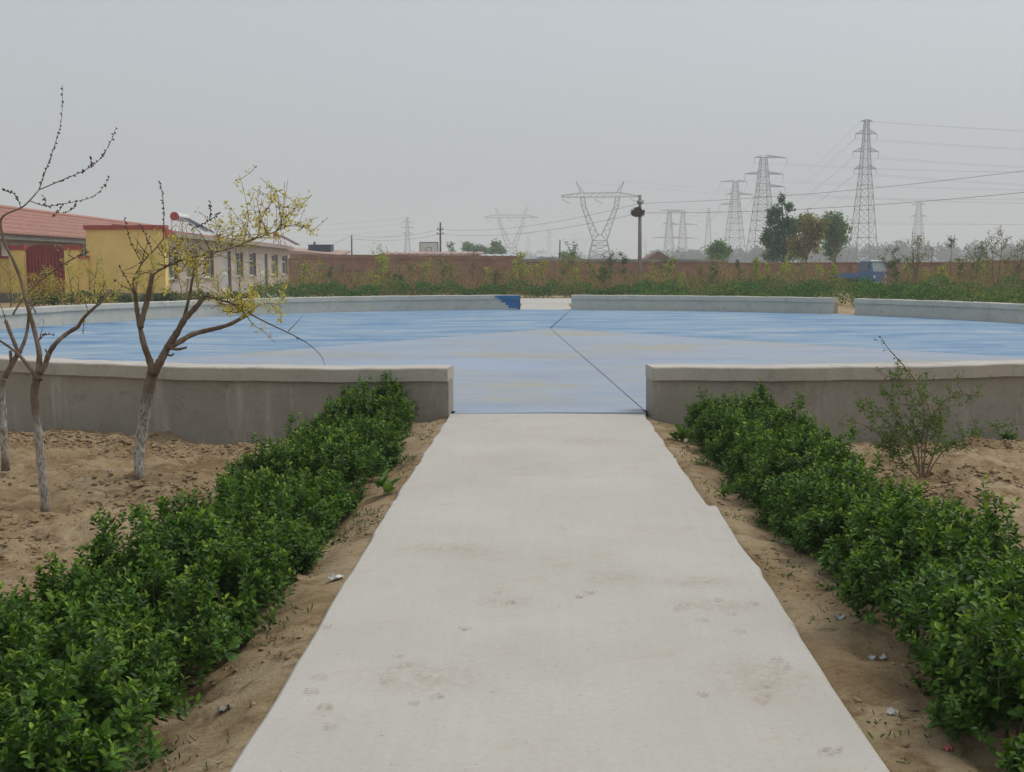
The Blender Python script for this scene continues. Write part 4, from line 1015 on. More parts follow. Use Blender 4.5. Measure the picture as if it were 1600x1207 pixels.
cc = np.where(tt, green(n, (.27,.16,.065), (.46,.31,.12)), green(n, (.13,.18,.035), (.32,.34,.07)))
tag(link('weeds', leaf_mesh('weeds', Q, rand_dir(n), rand_dir(n), rng.uniform(.07, .15, n), rng.uniform(.03, .07, n), cc), MT['leafdry']), 'brown and green weeds filling the strip before the brick wall', 'weeds', kind='stuff')
n = 5200; px_ = rng.uniform(820, 1660, n); dd = rng.uniform(42.5, 58, n); Q = np.array([at(a, 430, b) for a, b in zip(px_, dd)]); Q[:,2] = rng.random(n)*.45-.08
ok = np.hypot(Q[:,0]-CX, Q[:,1]-CY) > 15.2; ok &= ~((np.abs(Q[:,0]) < 1.2) & (Q[:,1] < 54)); ok &= Q[:,1] > np.where(Q[:,0] < 7, 54, 0); Q = Q[ok]; n = len(Q)
tag(link('grass', leaf_mesh('grass', Q, unit(rand_dir(n)+np.array([0,0,1.2])), rand_dir(n), rng.uniform(.1, .28, n), rng.uniform(.02, .05, n), green(n, (.06,.12,.02), (.20,.24,.05))), MT['leafdry']), 'rough green grass behind the right wall of the plaza', 'grass', kind='stuff')

def tree(px, ybase, d, label, blobs, leaf, n, lo, hi, trunk_r=.12, group=None, trunks=None):
    """blobs in px: (cx, cy, rx, ry) ; crown leaves in clumps inside real ellipsoids, limbs to each blob"""
    g = at(px, 410, d); base = np.array([g[0], g[1], 0.0]); root = empty('tree', base, label, 'tree', group)
    m = d/F_PX; parts = []; lm = MB()
    tot = sum(b[2]*b[3] for b in blobs)
    top = max(blobs, key=lambda b: -b[1]); tp = at(top[0], top[1], d)
    tb = MB(); tb.tube(spline([base-np.array([0,0,.2]), base*.6+tp*.4+np.array([random.gauss(0,.1), 0, 0]), tp], 6), [trunk_r*(1-.85*i/12) for i in range(13)], 8); tb.build('trunk', MT['bark'], root, True)
    for cx, cy, rx, ry in blobs:
        c = at(cx, cy, d)+np.array([0, random.gauss(0, rx*m*.4), 0]); k = int(n*rx*ry/tot)
        fork = base*.55+tp*.45; fork[2] = min(fork[2], c[2]*.75)
        lm.tube(spline([fork, (fork+c)/2+np.array([0,0,.1]), c], 4), [trunk_r*.45, trunk_r*.4, trunk_r*.36, trunk_r*.3, trunk_r*.25, trunk_r*.2, trunk_r*.15, trunk_r*.1, trunk_r*.06], 5)
        nc = max(5, int(rx*ry*.55)); cl = rand_dir(nc)*(rng.random((nc,1))**.45)*np.array([rx*m, rx*m, ry*m])
        i = rng.integers(0, nc, k); P = c+cl[i]+rng.normal(size=(k,3))*min(rx, ry)*m*.26
        parts.append(tuft_leaves(P-base, leaf, lo, hi, .3))
    tag(lm.build('limbs', MT['bark'], root, True), kind='stuff')
    tag(link('crown', leaf_mesh('crown', *merge(parts)), MT['leafdry'], root), kind='stuff')
DKG = ((.055,.14,.055), (.13,.25,.09)); MDG = ((.10,.20,.075), (.21,.33,.115)); OLG = ((.19,.18,.045), (.34,.29,.075))
tree(1225, 412, 95, 'tall dark green tree with upright shoots behind the brick wall', [(1222,312,5,8),(1232,324,6,8),(1214,330,8,10),(1222,352,16,14),(1205,340,6,14),(1238,356,14,16),(1212,378,16,18),(1232,386,18,20),(1198,372,8,16),(1206,400,14,10),(1252,350,10,12)], .24, 5200, *DKG, .16)
tree(1262, 412, 92, 'olive yellow tree growing into the tall dark tree behind the wall', [(1262,346,14,12),(1272,364,14,14),(1258,374,14,16),(1240,384,10,14),(1282,352,9,10),(1252,394,10,12),(1274,384,8,10)], .22, 3000, *OLG, .12)
tree(1303, 412, 100, 'broad mid green tree right of the olive one, behind the wall', [(1300,342,15,10),(1310,356,18,14),(1296,364,14,14),(1314,374,14,12),(1302,386,14,12),(1290,352,9,10),(1299,398,7,8)], .24, 3600, *MDG, .15)
tree(1122, 412, 110, 'small rounded mid green tree behind the wall left of the lattice towers', [(1122,386,13,10),(1113,394,11,9),(1132,394,11,9),(1122,402,15,9)], .24, 1900, *MDG, .1)
tree(738, 402, 190, 'far hazy green tree above the tin shed, right of the backboard', [(732,386,11,7),(746,390,11,6),(758,392,8,5)], .4, 900, *MDG, .2)
tree(777, 402, 185, 'far hazy rounded tree below the smaller wide topped pylon', [(776,386,9,8),(783,392,8,7),(770,394,8,6)], .4, 900, *MDG, .2)
tree(706, 398, 150, 'far thin pale tree beside the basketball backboard', [(705,384,5,7),(708,392,5,5)], .3, 120, *MDG, .1)
tree(885, 404, 170, 'far hazy bush beside the leaning post', [(884,400,12,5),(893,402,8,4)], .4, 500, *MDG, .1)

# far belt of trees on the horizon
def woods(name, x0, x1, d0, d1, h0, h1, n, label):
    xs_ = np.arange(x0, x1, 7.0); parts = []
    for x in xs_:
        for _ in range(2):
            d = random.uniform(d0, d1); h = random.uniform(h0, h1)*(1+.3*math.sin(x*.013)+.2*math.sin(x*.031+2)); r = random.uniform(4, 7); k = n
            u_ = rand_dir(k)*(rng.random((k,1))**.4)*np.array([r, r*.6, h*.55]); parts.append(tuft_leaves(u_+np.array([x+random.gauss(0, 3), d, h*.5]), 1.5, (.03,.07,.03), (.07,.12,.05)))
    o = link(name, leaf_mesh(name, *merge(parts)), MT['leafdry']); tag(o, label, 'woods', kind='stuff')
woods('far_woods', 60, 380, 520, 600, 5.5, 8.0, 330, 'distant hazy belt of trees on the horizon')
woods('far_woods', -420, 60, 900, 1000, 6, 9.5, 140, 'faint very distant tree line behind the wall')

# ------------------------------------------------------------------ poles, backboard, truck
def pole(px, ytop, d, r, m, label, name='utility_pole', arms=(), lean=0):
    g = at(px, 410, d); t_ = at(px+lean, ytop, d); base = np.array([g[0], g[1], 0.0]); root = empty(name, base, label, 'pole')
    mb = MB(); mb.tube([base-np.array([0,0,.3]), t_], [r, r*.72], 10); mb.build('shaft', MT[m], root, True)
    for yy, w_ in arms:
        c = at(px, yy, d); q = MB(); q.box(c-np.array([0, r+.03, 0]), (w_, .07, .07)); a = q.build('crossarm', MT['darkpole'], root)
        for sx in (-1, 1):
            i = MB(); p = c+np.array([sx*w_*.45, -r-.03, .04]); i.tube([p, p+np.array([0,0,.06]), p+np.array([0,0,.12])], [.03, .045, .02], 8); i.build('insulator', MT['porcelain'], a)
    return root, t_
np_root, np_top = pole(1000, 305, 66, .125, 'pole', 'round concrete utility pole with a bird nest in front of the brick wall', arms=((318, .32), (333, .45)))
c = at(996, 332, 65.9); nest = empty('bird_nest', c-np.array([0, 0, .2]), 'large dark twig bird nest wedged on the concrete utility pole', 'nest')
mb = MB()
for k in range(520):
    v = rand_dir(1)[0]; v[2] = v[2]*.8; k_ = 1.0 if v[2] < 0 else max(.25, 1-.8*v[2]); p = c+np.array([0, -.18, -.03])+v*np.array([.33*k_, .24*k_, .32 if v[2] > 0 else .2])*(.6+.55*random.random())
    t_ = np.cross(v, rand_dir(1)[0]); t_ /= np.linalg.norm(t_)+1e-6; l = random.uniform(.08, .2); mb.bar(p-t_*l, p+t_*l, .026, 3)
tag(mb.build('twigs', MT['nest'], nest), kind='stuff')
mb = MB(); rg = [(.05, -.16), (.16, -.12), (.19, -.02), (.13, .1), (.06, .17), (.02, .2)]
vs = []; fs = []
for rr, zz in rg:
    for j in range(10): vs.append(c+np.array([rr*math.cos(j*.628), rr*.8*math.sin(j*.628)-.18, zz]))
for i in range(len(rg)-1):
    for j in range(10): fs.append((i*10+j, i*10+(j+1) % 10, (i+1)*10+(j+1) % 10, (i+1)*10+j))
mb.add(vs, fs); mb.build('nest_body', MT['nest'], nest, True)
p2_root, p2_top = pole(688, 348, 105, .10, 'darkpole', 'dark utility pole just right of the basketball backboard', arms=((359, .5), (366, .6)))
p3_root, p3_top = pole(549.5, 368, 110, .085, 'darkpole', 'short dark utility pole behind the wall near the beige house')
pole(873.5, 375.5, 82, .055, 'darkpole', 'leaning dark post standing behind the brick wall', 'leaning_post', lean=1.5)

bbx = at(671, 387, 96); bb = empty('basketball_backboard', (bbx[0], 96, 0), 'white basketball backboard with dark green frame above the brick wall', 'backboard')
x0, x1 = float(at(655.5, 387, 96)[0]), float(at(685, 387, 96)[0]); z1, z0 = float(at(670, 378.5, 96)[2]), float(at(670, 396.5, 96)[2])
mb = MB(); mb.box(((x0+x1)/2, 96, (z0+z1)/2), (x1-x0-.1, .04, z1-z0-.1)); mb.build('board', MT['white'], bb)
mb = MB()
for (a, b_, c_, e) in ((x0, x1, z1-.05, z1), (x0, x1, z0, z0+.05), (x0, x0+.05, z0+.05, z1-.05), (x1-.05, x1, z0+.05, z1-.05)): mb.box(((a+b_)/2, 95.98, (c_+e)/2), (b_-a, .07, e-c_))
FRAME = plain('green_frame', (.05, .10, .07), .6); mb.build('board_frame', FRAME, bb)
xm = float(at(670, 390, 96)[0]); mb = MB(); zt, zb_ = float(at(670, 386.5, 96)[2]), float(at(670, 395, 96)[2]); hw_ = .23
for (a, b_, c_, e) in ((xm-hw_, xm+hw_, zt-.035, zt), (xm-hw_, xm+hw_, zb_, zb_+.035), (xm-hw_, xm-hw_+.035, zb_, zt), (xm+hw_-.035, xm+hw_, zb_, zt)): mb.box(((a+b_)/2, 95.965+.002*random.random(), (c_+e)/2), (b_-a, .012, e-c_))
mb.build('target_square', MT['reveal'], bb)
mb = MB(); mb.tube([(xm, 97.6, -.1), (xm, 97.5, z0+.2)], .09, 8); mb.bar((xm, 97.5, z0+.1), (xm-.4, 96.05, z0+.3), .07); mb.bar((xm, 97.5, z0+.15), (xm+.4, 96.05, z0+.3), .07); mb.build('stand', FRAME, bb)
mb = MB(); mb.tube([(xm+.23*math.cos(a), 95.68+.23*math.sin(a), zb_-.03) for a in np.linspace(0, 6.283, 17)], .012, 5); mb.build('hoop', MT['red'], bb)

# small blue truck: cab towards the right, flat bed behind
TD = 66.0; tc = at(1361, 430, TD); tx = float(tc[0]); truck = empty('truck', (tx, TD, 0), 'small blue flatbed truck parked before the brick wall', 'truck')
def tq(a, b_, c_): ca, sa = math.cos(-1.0), math.sin(-1.0); return (tx+a*ca-b_*sa, TD+a*sa+b_*ca, c_)     # a forward (right), b left
def tbox(mb, a0, a1, b0, b1, c0, c1, ta0=None, ta1=None, tb=0.0):
    ta0 = a0 if ta0 is None else ta0; ta1 = a1 if ta1 is None else ta1
    mb.hexa([tq(a0,b0,c0), tq(a1,b0,c0), tq(a1,b1,c0), tq(a0,b1,c0), tq(ta0,b0+tb,c1), tq(ta1,b0+tb,c1), tq(ta1,b1-tb,c1), tq(ta0,b1-tb,c1)])
SCREEN = plain('painted_reflection_glass', (.30, .34, .34), .15, .1, 2, bstr=0, spec=.7)  # windscreen reflection put into the glass as a paler base colour
mb = MB(); tbox(mb, -.35, .62, -.62, .62, .42, 1.02); tbox(mb, -.35, .60, -.61, .61, 1.022, 1.60, -.30, .42, .06); cabo = mb.build('cab', MT['truckblue'], truck)
mb = MB(); tbox(mb, -.36, .50, -.60, .60, 1.602, 1.68, -.30, .42, .05); mb.build('cab_roof', MT['tin'], cabo)
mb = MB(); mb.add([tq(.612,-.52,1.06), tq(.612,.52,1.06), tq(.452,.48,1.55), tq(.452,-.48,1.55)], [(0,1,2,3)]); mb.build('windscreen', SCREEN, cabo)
for s_ in (-1, 1):
    mb = MB(); q = [tq(-.24,s_*.622,1.08), tq(.50,s_*.622,1.08), tq(.40,s_*.573,1.52), tq(-.22,s_*.573,1.52)]; mb.add(q, [(0,1,2,3)]); mb.build('side_window', MT['glass'], cabo)
    mb = MB(); mb.tube([tq(.615, s_*.44, .78), tq(.64, s_*.44, .78)], .085, 12); mb.build('headlight', MT['white'], cabo)
    mb = MB(); mb.bar(tq(.5, s_*.63, 1.3), tq(.56, s_*.8, 1.34), .03); mb.box(tq(.56, s_*.82, 1.36), (.05, .12, .22)); mb.build('mirror', MT['darkpole'], cabo)
mb = MB(); tbox(mb, .622, .68, -.6, .6, .40, .54); mb.build('bumper', MT['tin'], cabo)
mb = MB(); tbox(mb, -2.35, -.42, -.68, .68, .66, .74); bed = mb.build('bed', MT['truckblue'], truck)
for (a0, a1, b0, b1) in ((-2.35,-.42,-.70,-.685), (-2.35,-.42,.685,.70), (-2.37,-2.352,-.68,.68)):
    mb = MB(); tbox(mb, a0, a1, b0, b1, .67, .95); mb.build('side_board', MT['truckblue'], bed)
mb = MB(); tbox(mb, -2.2, -.5, -.55, .55, .742, .90); mb.build('load', MT['straw'], bed)
mb = MB(); tbox(mb, -2.3, .55, -.32, -.22, .48, .62); tbox(mb, -2.3, .55, .22, .32, .48, .62); mb.build('chassis', MT['darkpole'], truck)
for a, s_ in ((.25,-1), (.25,1), (-1.75,-1), (-1.75,1)):
    mb = MB(); mb.tube([tq(a, s_*.46, .29), tq(a, s_*.63, .29)], .29, 18); wh = mb.build('wheel', MT['tyre'], truck)
    mb = MB(); mb.tube([tq(a, s_*.632, .29), tq(a, s_*.645, .29)], .15, 12); mb.build('rim', MT['tin'], wh)

# ------------------------------------------------------------------ transmission towers and lines
class Pylon:
    def __init__(s, px, ytop, H, label, yaw=0.0, mw=.16):
        s.d = (H-1.6)/((410-ytop)/F_PX); g = at(px, 410, s.d); s.b = np.array([g[0], g[1], 0.0]); s.H = H; s.yaw = yaw; s.mw = mw
        s.root = empty('pylon', s.b, label, 'pylon', 'lattice transmission towers beyond the wall'); s.tips = []
    def P(s, x, y, z):
        c, k = math.cos(s.yaw), math.sin(s.yaw); return s.b+np.array([x*c-y*k, x*k+y*c, z])*s.H
    def body(s, prof, panels, name='lattice', x0=None):
        """prof: (z, half width); legs as parts, bracing as one lattice"""
        zs = [p[0] for p in prof]; ws = [p[1] for p in prof]; f = lambda z: float(np.interp(z, zs, ws))
        for sx in (-1, 1):
            for sy in (-1, 1):
                mb = MB()
                for a, b in zip(prof[:-1], prof[1:]): mb.bar(s.P(sx*a[1], sy*a[1], a[0]), s.P(sx*b[1], sy*b[1], b[0]), s.mw*1.25)
                mb.build('leg', MT['steel'], s.root)
        mb = MB()
        for i in range(len(panels)-1):
            z0, z1 = panels[i], panels[i+1]; a, b = f(z0), f(z1)
            for k in range(4):
                c0 = [(-1,-1),(1,-1),(1,1),(-1,1)][k]; c1 = [(1,-1),(1,1),(-1,1),(-1,-1)][k]
                mb.bar(s.P(c0[0]*a, c0[1]*a, z0), s.P(c1[0]*b, c1[1]*b, z1), s.mw*.7, 3); mb.bar(s.P(c1[0]*a, c1[1]*a, z0), s.P(c0[0]*b, c0[1]*b, z1), s.mw*.7, 3)
                mb.bar(s.P(c0[0]*b, c0[1]*b, z1), s.P(c1[0]*b, c1[1]*b, z1), s.mw*.8, 3)
        tag(mb.build(name, MT['steel'], s.root), kind='stuff')
    def arm(s, z, x, w, rise=.03, ins=.035, drop=True):
        """one cross arm from the body out to x"""
        mb = MB(); sg = 1 if x > 0 else -1; tip = s.P(x, 0, z); n = max(2, int(abs(x)/.035))
        for sy in (-1, 1):
            mb.bar(s.P(sg*w, sy*w, z), tip, s.mw); mb.bar(s.P(sg*w, sy*w, z+rise), tip, s.mw)
        for k in range(1, n):
            f0, f1 = (k-1)/n, k/n
            for sy in (-1, 1):
                p = lambda f, up: s.P(sg*w+(x-sg*w)*f, sy*w*(1-f), z+(rise*(1-f) if up else 0)); mb.bar(p(f0, 0), p(f1, 1), s.mw*.6, 3)
        mb.build('crossarm', MT['steel'], s.root)
        if drop:
            q = tip-np.array([0, 0, ins*s.H]); i = MB(); m = 7
            pts = [tip+(q-tip)*k/m for k in range(m+1)]; i.tube(pts, [.06 if k % 2 else .10 for k in range(m+1)], 6); i.build('insulator', MT['porcelain'], s.root); s.tips.append(q)
        else: s.tips.append(tip)
def frac(a, b, n): return [a+(b-a)*i/n for i in range(n+1)]
def drum(px, ytop, H, label, yaw=0, mw=.16, sc=1.0):
    t = Pylon(px, ytop, H, label, yaw, mw)
    t.body([(0,.082),(.63,.033),(.68,.030),(1.0,.012)], [0,.10,.20,.30,.39,.48,.56,.63,.68,.74,.80,.86,.91,.96,1.0])
    for z, x, w_ in ((.905,.076,.017), (.785,.090,.023), (.668,.078,.030)):
        for sg in (-1, 1): t.arm(z, sg*x*sc, w_, .028, .036)
    for sg in (-1, 1): t.arm(.99, sg*.042*sc, .012, .008, 0, False)
    return t
def stag(px, ytop, H, label, arms, yaw=0, mw=.18, base=.125):
    t = Pylon(px, ytop, H, label, yaw, mw)
    t.body([(0,base),(.70,.052),(1.0,.024)], [0,.12,.23,.33,.42,.50,.57,.64,.70,.76,.82,.88,.94,1.0])
    for z, l, r in arms:
        w_ = float(np.interp(z, [.7, 1], [.052, .024]))
        t.arm(z-.004, l, w_, .02, .055); t.arm(z-.004, r, w_, .02, .055)
    return t
def cathead(px, ytop, H, label, yaw=0, mw=.17):
    t = Pylon(px, ytop, H, label, yaw, mw)
    t.body([(0,.155),(.30,.085)], [0,.09,.17,.24,.30])
    mb = MB(); dpt = .03
    for sg in (-1, 1):
        outer = [(.085,.30),(.165,.55),(.215,.70),(.235,.82)]; inner = [(.02,.36),(.115,.57),(.17,.70),(.185,.82)]
        for sy in (-1, 1):
            for L in (outer, inner):
                for (x0, z0), (x1, z1) in zip(L[:-1], L[1:]): mb.bar(t.P(sg*x0, sy*dpt, z0), t.P(sg*x1, sy*dpt, z1), mw*1.15)
            for k in range(14):
                f0, f1 = k/14, (k+1)/14
                pt = lambda L, f: (np.interp(f, [0, .45, .75, 1], [q[0] for q in L]), np.interp(f, [0, .45, .75, 1], [q[1] for q in L]))
                a = pt(outer if k % 2 else inner, f0); b = pt(inner if k % 2 else outer, f1); mb.bar(t.P(sg*a[0], sy*dpt, a[1]), t.P(sg*b[0], sy*dpt, b[1]), mw*.65, 3)
            mb.bar(t.P(sg*.085, sy*dpt, .30), t.P(sg*.0, sy*dpt, .38), mw, 3)
    mb.bar(t.P(-.085, .03, .30), t.P(.085, .03, .30), mw); mb.bar(t.P(-.085, -.03, .30), t.P(.085, -.03, .30), mw); tag(mb.build('window_frame_lattice', MT['steel'], t.root), kind='stuff')
    mb = MB(); X = [-.46,-.235,-.08,.08,.235,.46]; top = [.835,.862,.862,.862,.862,.822]; bot = [.815,.812,.812,.812,.812,.812]
    for sy in (-1, 1):
        for i in range(5):
            y0 = sy*(.025 if 0 < i < 5 else .005)
            mb.bar(t.P(X[i], sy*.02, top[i]), t.P(X[i+1], sy*.02, top[i+1]), mw*1.1); mb.bar(t.P(X[i], sy*.02, bot[i]), t.P(X[i+1], sy*.02, bot[i+1]), mw*1.1)
        for k in range(22):
            x0 = -.46+.92*k/22; x1 = x0+.92/22; zt = lambda x: float(np.interp(x, X, top)); zb = lambda x: float(np.interp(x, X, bot))
            mb.bar(t.P(x0, sy*.02, zt(x0) if k % 2 else zb(x0)), t.P(x1, sy*.02, zb(x1) if k % 2 else zt(x1)), mw*.6, 3)
    mb.build('crossbeam', MT['steel'], t.root)
    for sg in (-1, 1):
        mb = MB()
        for sy in (-1, 1): mb.bar(t.P(sg*.19, sy*.02, .86), t.P(sg*.285, 0, 1.0), mw); mb.bar(t.P(sg*.235, sy*.02, .86), t.P(sg*.285, 0, 1.0), mw)
        mb.bar(t.P(sg*.205, 0, .885), t.P(sg*.25, 0, .90), mw*.7, 3); mb.bar(t.P(sg*.225, 0, .92), t.P(sg*.255, 0, .90), mw*.7, 3); mb.build('earth_wire_peak', MT['steel'], t.root); t.tips.append(t.P(sg*.285, 0, 1.0))
    for x in (-.45, -.07, .36):
        a = t.P(x, 0, .812); b = t.P(x+.10, -.02, .735); i = MB(); pts = [a, t.P(x, 0, .79), b]; i.tube([a+(pts[1]-a)*.99, pts[1], (pts[1]+b)/2, b], [.1, .14, .17, .14], 6); i.build('insulator', MT['porcelain'], t.root); t.tips.append(b)
    return t
T1 = drum(1348, 195, 45, 'tallest lattice tower with three double cross arms, right of the trees', .12, .17)
T2 = stag(1190, 250.5, 38, 'tall lattice tower with staggered arms directly behind the dark green tree', [(1.0,-.085,.22),(.85,-.18,.19),(.735,-.06,.21)], .15)
T3 = stag(1147, 287, 38, 'shorter lattice tower with staggered arms just left of the tall staggered one', [(1.0,-.19,.14),(.85,-.11,.22),(.73,-.19,.07)], .15)
T4 = cathead(937, 286, 36, 'large wide topped pylon with V shaped window frame left of the nest pole', -.10, .24)
T5 = cathead(799, 325, 36, 'smaller wide topped pylon further left above the shed roofs', .05, .24)
T6 = drum(637, 341, 27, 'small slim pylon with three arms left of the backboard', 0, .15, 1.5)
T7 = stag(1045, 331, 32, 'distant pylon with flat top arm just right of the nest pole', [(1.0,-.18,.30),(.76,-.12,.12),(.50,-.30,.28)], .1, .22, .10)
T8 = stag(1066, 333, 33, 'fainter distant pylon right beside the flat topped one', [(1.0,-.30,.05),(.76,-.25,.28),(.50,-.28,.30)], .1, .2, .10)
T9 = drum(1106, 327, 44, 'very faint slim pylon between the small round tree and the staggered towers', 0, .22, .6)
T10 = stag(1433, 320, 40, 'distant hazy pylon standing behind the saplings on the right', [(.97,-.12,.12),(.78,-.13,.13),(.5,-.10,.10)], 0, .24, .11)
T11 = drum(858, 360, 38, 'very faint far pylon between the two wide topped pylons', 0, .28, 1.1)
T12 = stag(825, 366, 34, 'very faint far pylon with flat top arm right of the smaller wide topped one', [(.98,-.34,.22),(.72,-.05,.05)], 0, .26, .06)
T13 = cathead(908, 368, 36, 'very faint far wide topped pylon behind the large one', 0, .30)
T14 = drum(1008, 375, 30, 'tiny faint pylon immediately right of the nest pole shaft', 0, .26, 1.3)

def wire(a, b, sag, r, label, group):
    a = np.array(a, float); b = np.array(b, float); n = 22; mb = MB(); pts = []
    for i in range(n+1):
        t = i/n; p = a+(b-a)*t; p[2] -= sag*4*t*(1-t); pts.append(p)
    mb.tube([p-a for p in pts], r, 3, False)
    me_o = mb.build('power_line', MT['wire']); me_o.location = Vector(a); tag(me_o, label, 'power line', group)
TIPS = {8: [', '+q for q in ('upper arm left tip', 'upper arm right tip', 'middle arm left tip', 'middle arm right tip', 'lower arm left tip', 'lower arm right tip', 'peak left', 'peak right')],
        6: [', '+q for q in ('top arm left tip', 'top arm right tip', 'middle arm left tip', 'middle arm right tip', 'low arm left tip', 'low arm right tip')],
        5: [', '+q for q in ('left peak', 'right peak', 'left insulator', 'middle insulator', 'right insulator')]}
def string(t, u, sag, r, label, group, pairs=None):
    n = min(len(t.tips), len(u.tips))
    for i in range(n): wire(t.tips[i], u.tips[i], sag, r, label+TIPS[len(t.tips)][i], group)
def onward(t, vec, sag, r, label, group):
    for i, q in enumerate(t.tips): wire(q, q+np.array(vec), sag, r, label+TIPS[len(t.tips)][i], group)
onward(T1, (330, -40, 4), 9, .028, 'thin wire running right from the tallest three armed tower', 'wires right of the tallest tower')
string(T1, T9, 14, .03, 'thin wire sloping left from the tallest tower', 'wires left of the tallest tower')
string(T2, T3, 5, .03, 'wire strung between the two staggered arm towers', 'wires between the staggered towers')
onward(T2, (300, -110, 3), 8, .025, 'wire running right from the tall staggered tower behind the trees', 'wires right of the staggered tower')
string(T3, T8, 9, .035, 'wire sloping down left from the shorter staggered tower', 'wires left of the staggered towers')
string(T4, T5, 10, .03, 'wire strung between the two wide topped pylons', 'wires between the wide topped pylons')
onward(T4, (330, -120, 2), 12, .025, 'wire running right from the large wide topped pylon', 'wires right of the wide topped pylon')
string(T5, T13, 10, .04, 'faint wire beyond the smaller wide topped pylon', 'wires beyond the smaller wide topped pylon')
onward(T6, (-330, 30, 0), 7, .03, 'faint wire running left from the small slim pylon', 'wires left of the small slim pylon')
q1, q2 = at(1000, 318, 65.8), at(1000, 333, 65.8); r1, r2 = at(688, 359, 104.9), at(688, 366, 104.9)
LG = 'distribution wires between the utility poles'
e1, e2 = at(1640, 262, 48), at(1640, 297, 48)
wire(q1, r1, .55, .010, 'upper dark wire between the nest pole and the dark pole', LG); wire(q2, r2, .55, .010, 'lower dark wire between the nest pole and the dark pole', LG)
wire(q1, e1, .25, .009, 'upper dark wire from the nest pole to the right edge', LG); wire(q2, e2, .25, .010, 'lower dark wire from the nest pole to the right edge', LG)
wire(r1, p3_top, .35, .010, 'upper dark wire from the dark pole to the short pole on its left', LG); wire(r2, p3_top-np.array([0, 0, .3]), .35, .010, 'lower dark wire from the dark pole to the short pole on its left', LG)
wire(p3_top, at(455, 398, 112), .3, .010, 'dark wire dropping left from the short pole to the house', LG)

# ------------------------------------------------------------------ small things on the ground
def clods(n, xr, yr, s0, s1, seed):
    r = np.random.default_rng(seed); x = r.uniform(*xr, n); y = r.uniform(*yr, n)
    hl, hr = path_half(y); d = np.where(x < 0, -x-hl, x-hr); rr = np.hypot(x-CX, y-CY); th = np.degrees(np.arctan2(x-CX, CY-y))
    clump = np.sin(x*1.3+np.sin(y*1.1)*2)+np.sin(y*2.9+x*.5+np.sin(x*1.7))+r.normal(size=n)*.6-.35-np.where((d < .5) & (d > .1), .25, 0)
    ok = (d > .06) & (rr > rin(th)+.4) & (clump > .2); x, y = x[ok], y[ok]; n = len(x); z = ground_z(x, y)
    s = s0*(s1/s0)**(r.random(n)**2.2)*np.where(d[ok] < .5, .5, 1.0)
    ico = np.array([(0,0,1),(.89,0,.45),(.28,.85,.45),(-.72,.53,.45),(-.72,-.53,.45),(.28,-.85,.45),(.72,.53,-.45),(-.28,.85,-.45),(-.89,0,-.45),(-.28,-.85,-.45),(.72,-.53,-.45),(0,0,-1)])
    fa = np.array([(0,1,2),(0,2,3),(0,3,4),(0,4,5),(0,5,1),(1,6,2),(2,7,3),(3,8,4),(4,9,5),(5,10,1),(6,7,2),(7,8,3),(8,9,4),(9,10,5),(10,6,1),(11,7,6),(11,8,7),(11,9,8),(11,10,9),(11,6,10)])
    V = ico[None]*(1+r.normal(size=(n,12,1))*.34)*s[:,None,None]*np.stack([r.uniform(.7,1.5,n), r.uniform(.7,1.5,n), r.uniform(.35,.75,n)], 1)[:,None,:]
    V = V+np.stack([x, y, z+s*.12], 1)[:,None,:]; Fz = (np.arange(n)*12)[:,None,None]+fa[None]
    return np_mesh('soil_clods', V.reshape(-1,3), Fz.reshape(-1,3))
tag(link('soil_clods', clods(150000, (-6, 6), (2.8, 13.2), .004, .03, 1), MT['clod']), 'crumbly clods scattered over the bare soil', 'clods', kind='stuff')
def weed(x, y, n, L, label, up=.8, lo=(.06,.14,.02), hi=(.16,.26,.05), wide=.22, name='weed'):
    z = gz(x, y); b = np.array([x, y, z]); root = empty(name, b, label, 'weed'); a = rng.uniform(0, 6.28, n)
    D = unit(np.stack([np.cos(a), np.sin(a), rng.uniform(.2, 1.6, n)*up], 1)); P = rng.normal(size=(n,3))*np.array([.02, .02, .0]); Ls = L*rng.uniform(.5, 1.2, n)
    st = MB(); st.tube([b-np.array([0,0,.02]), b+np.array([.004,.002,L*.5])], [.004, .002], 5); st.build('stem', MT['stem'], root)
    P[:,2] = rng.uniform(0, L*.45, n)
    link('leaves', leaf_mesh('leaves', P, D, unit(np.array([0,0,1.0])+rng.normal(size=(n,3))*.3), Ls, Ls*wide, green(n, lo, hi)), MT['leaf'], root)
def gw(px, py, z=-.12): g = gp(px, py, z); return float(g[0]), float(g[1])
weed(*gw(600, 785), 9, .15, 'broad leaved green weed beside the left path edge', 1.2, wide=.45)
weed(*gw(1132, 790), 26, .13, 'grassy green weed tuft at the jog of the right path edge', 1.0, wide=.13)
weed(*gw(1068, 697), 22, .14, 'low green weed at the wall end on the right of the path', 1.1, wide=.3)
weed(*gw(1095, 735), 14, .08, 'small green weed between the right hedge and the path below the wall', .8, wide=.25)
weed(*gw(560, 1000), 12, .025, 'tiny weed on the soil strip left of the path', .7)
weed(*gw(452, 1100, -.1), 10, .03, 'tiny weed near the left path edge close to us', .7)
weed(*gw(1270, 995), 12, .025, 'tiny weed on the soil strip right of the path', .7)
weed(*gw(1310, 745, -.3), 22, .12, 'small green weed on the bare soil left of the right shrub', 1.0, wide=.3)
weed(*gw(1575, 690, -.33), 26, .14, 'patch of low weed at the foot of the right wall', .6, wide=.3)
weed(*gw(180, 680, -.33), 14, .10, 'small weed at the foot of the left wall behind the trees', .8, wide=.3)
r = np.random.default_rng(11); n = 900; x = np.where(r.random(n) < .5, r.uniform(-1.5, -1.1, n), r.uniform(1.1, 1.45, n)); x = np.where(r.random(n) < .25, r.uniform(-5.5, 5.5, n), x); y = r.uniform(3, 12.6, n)
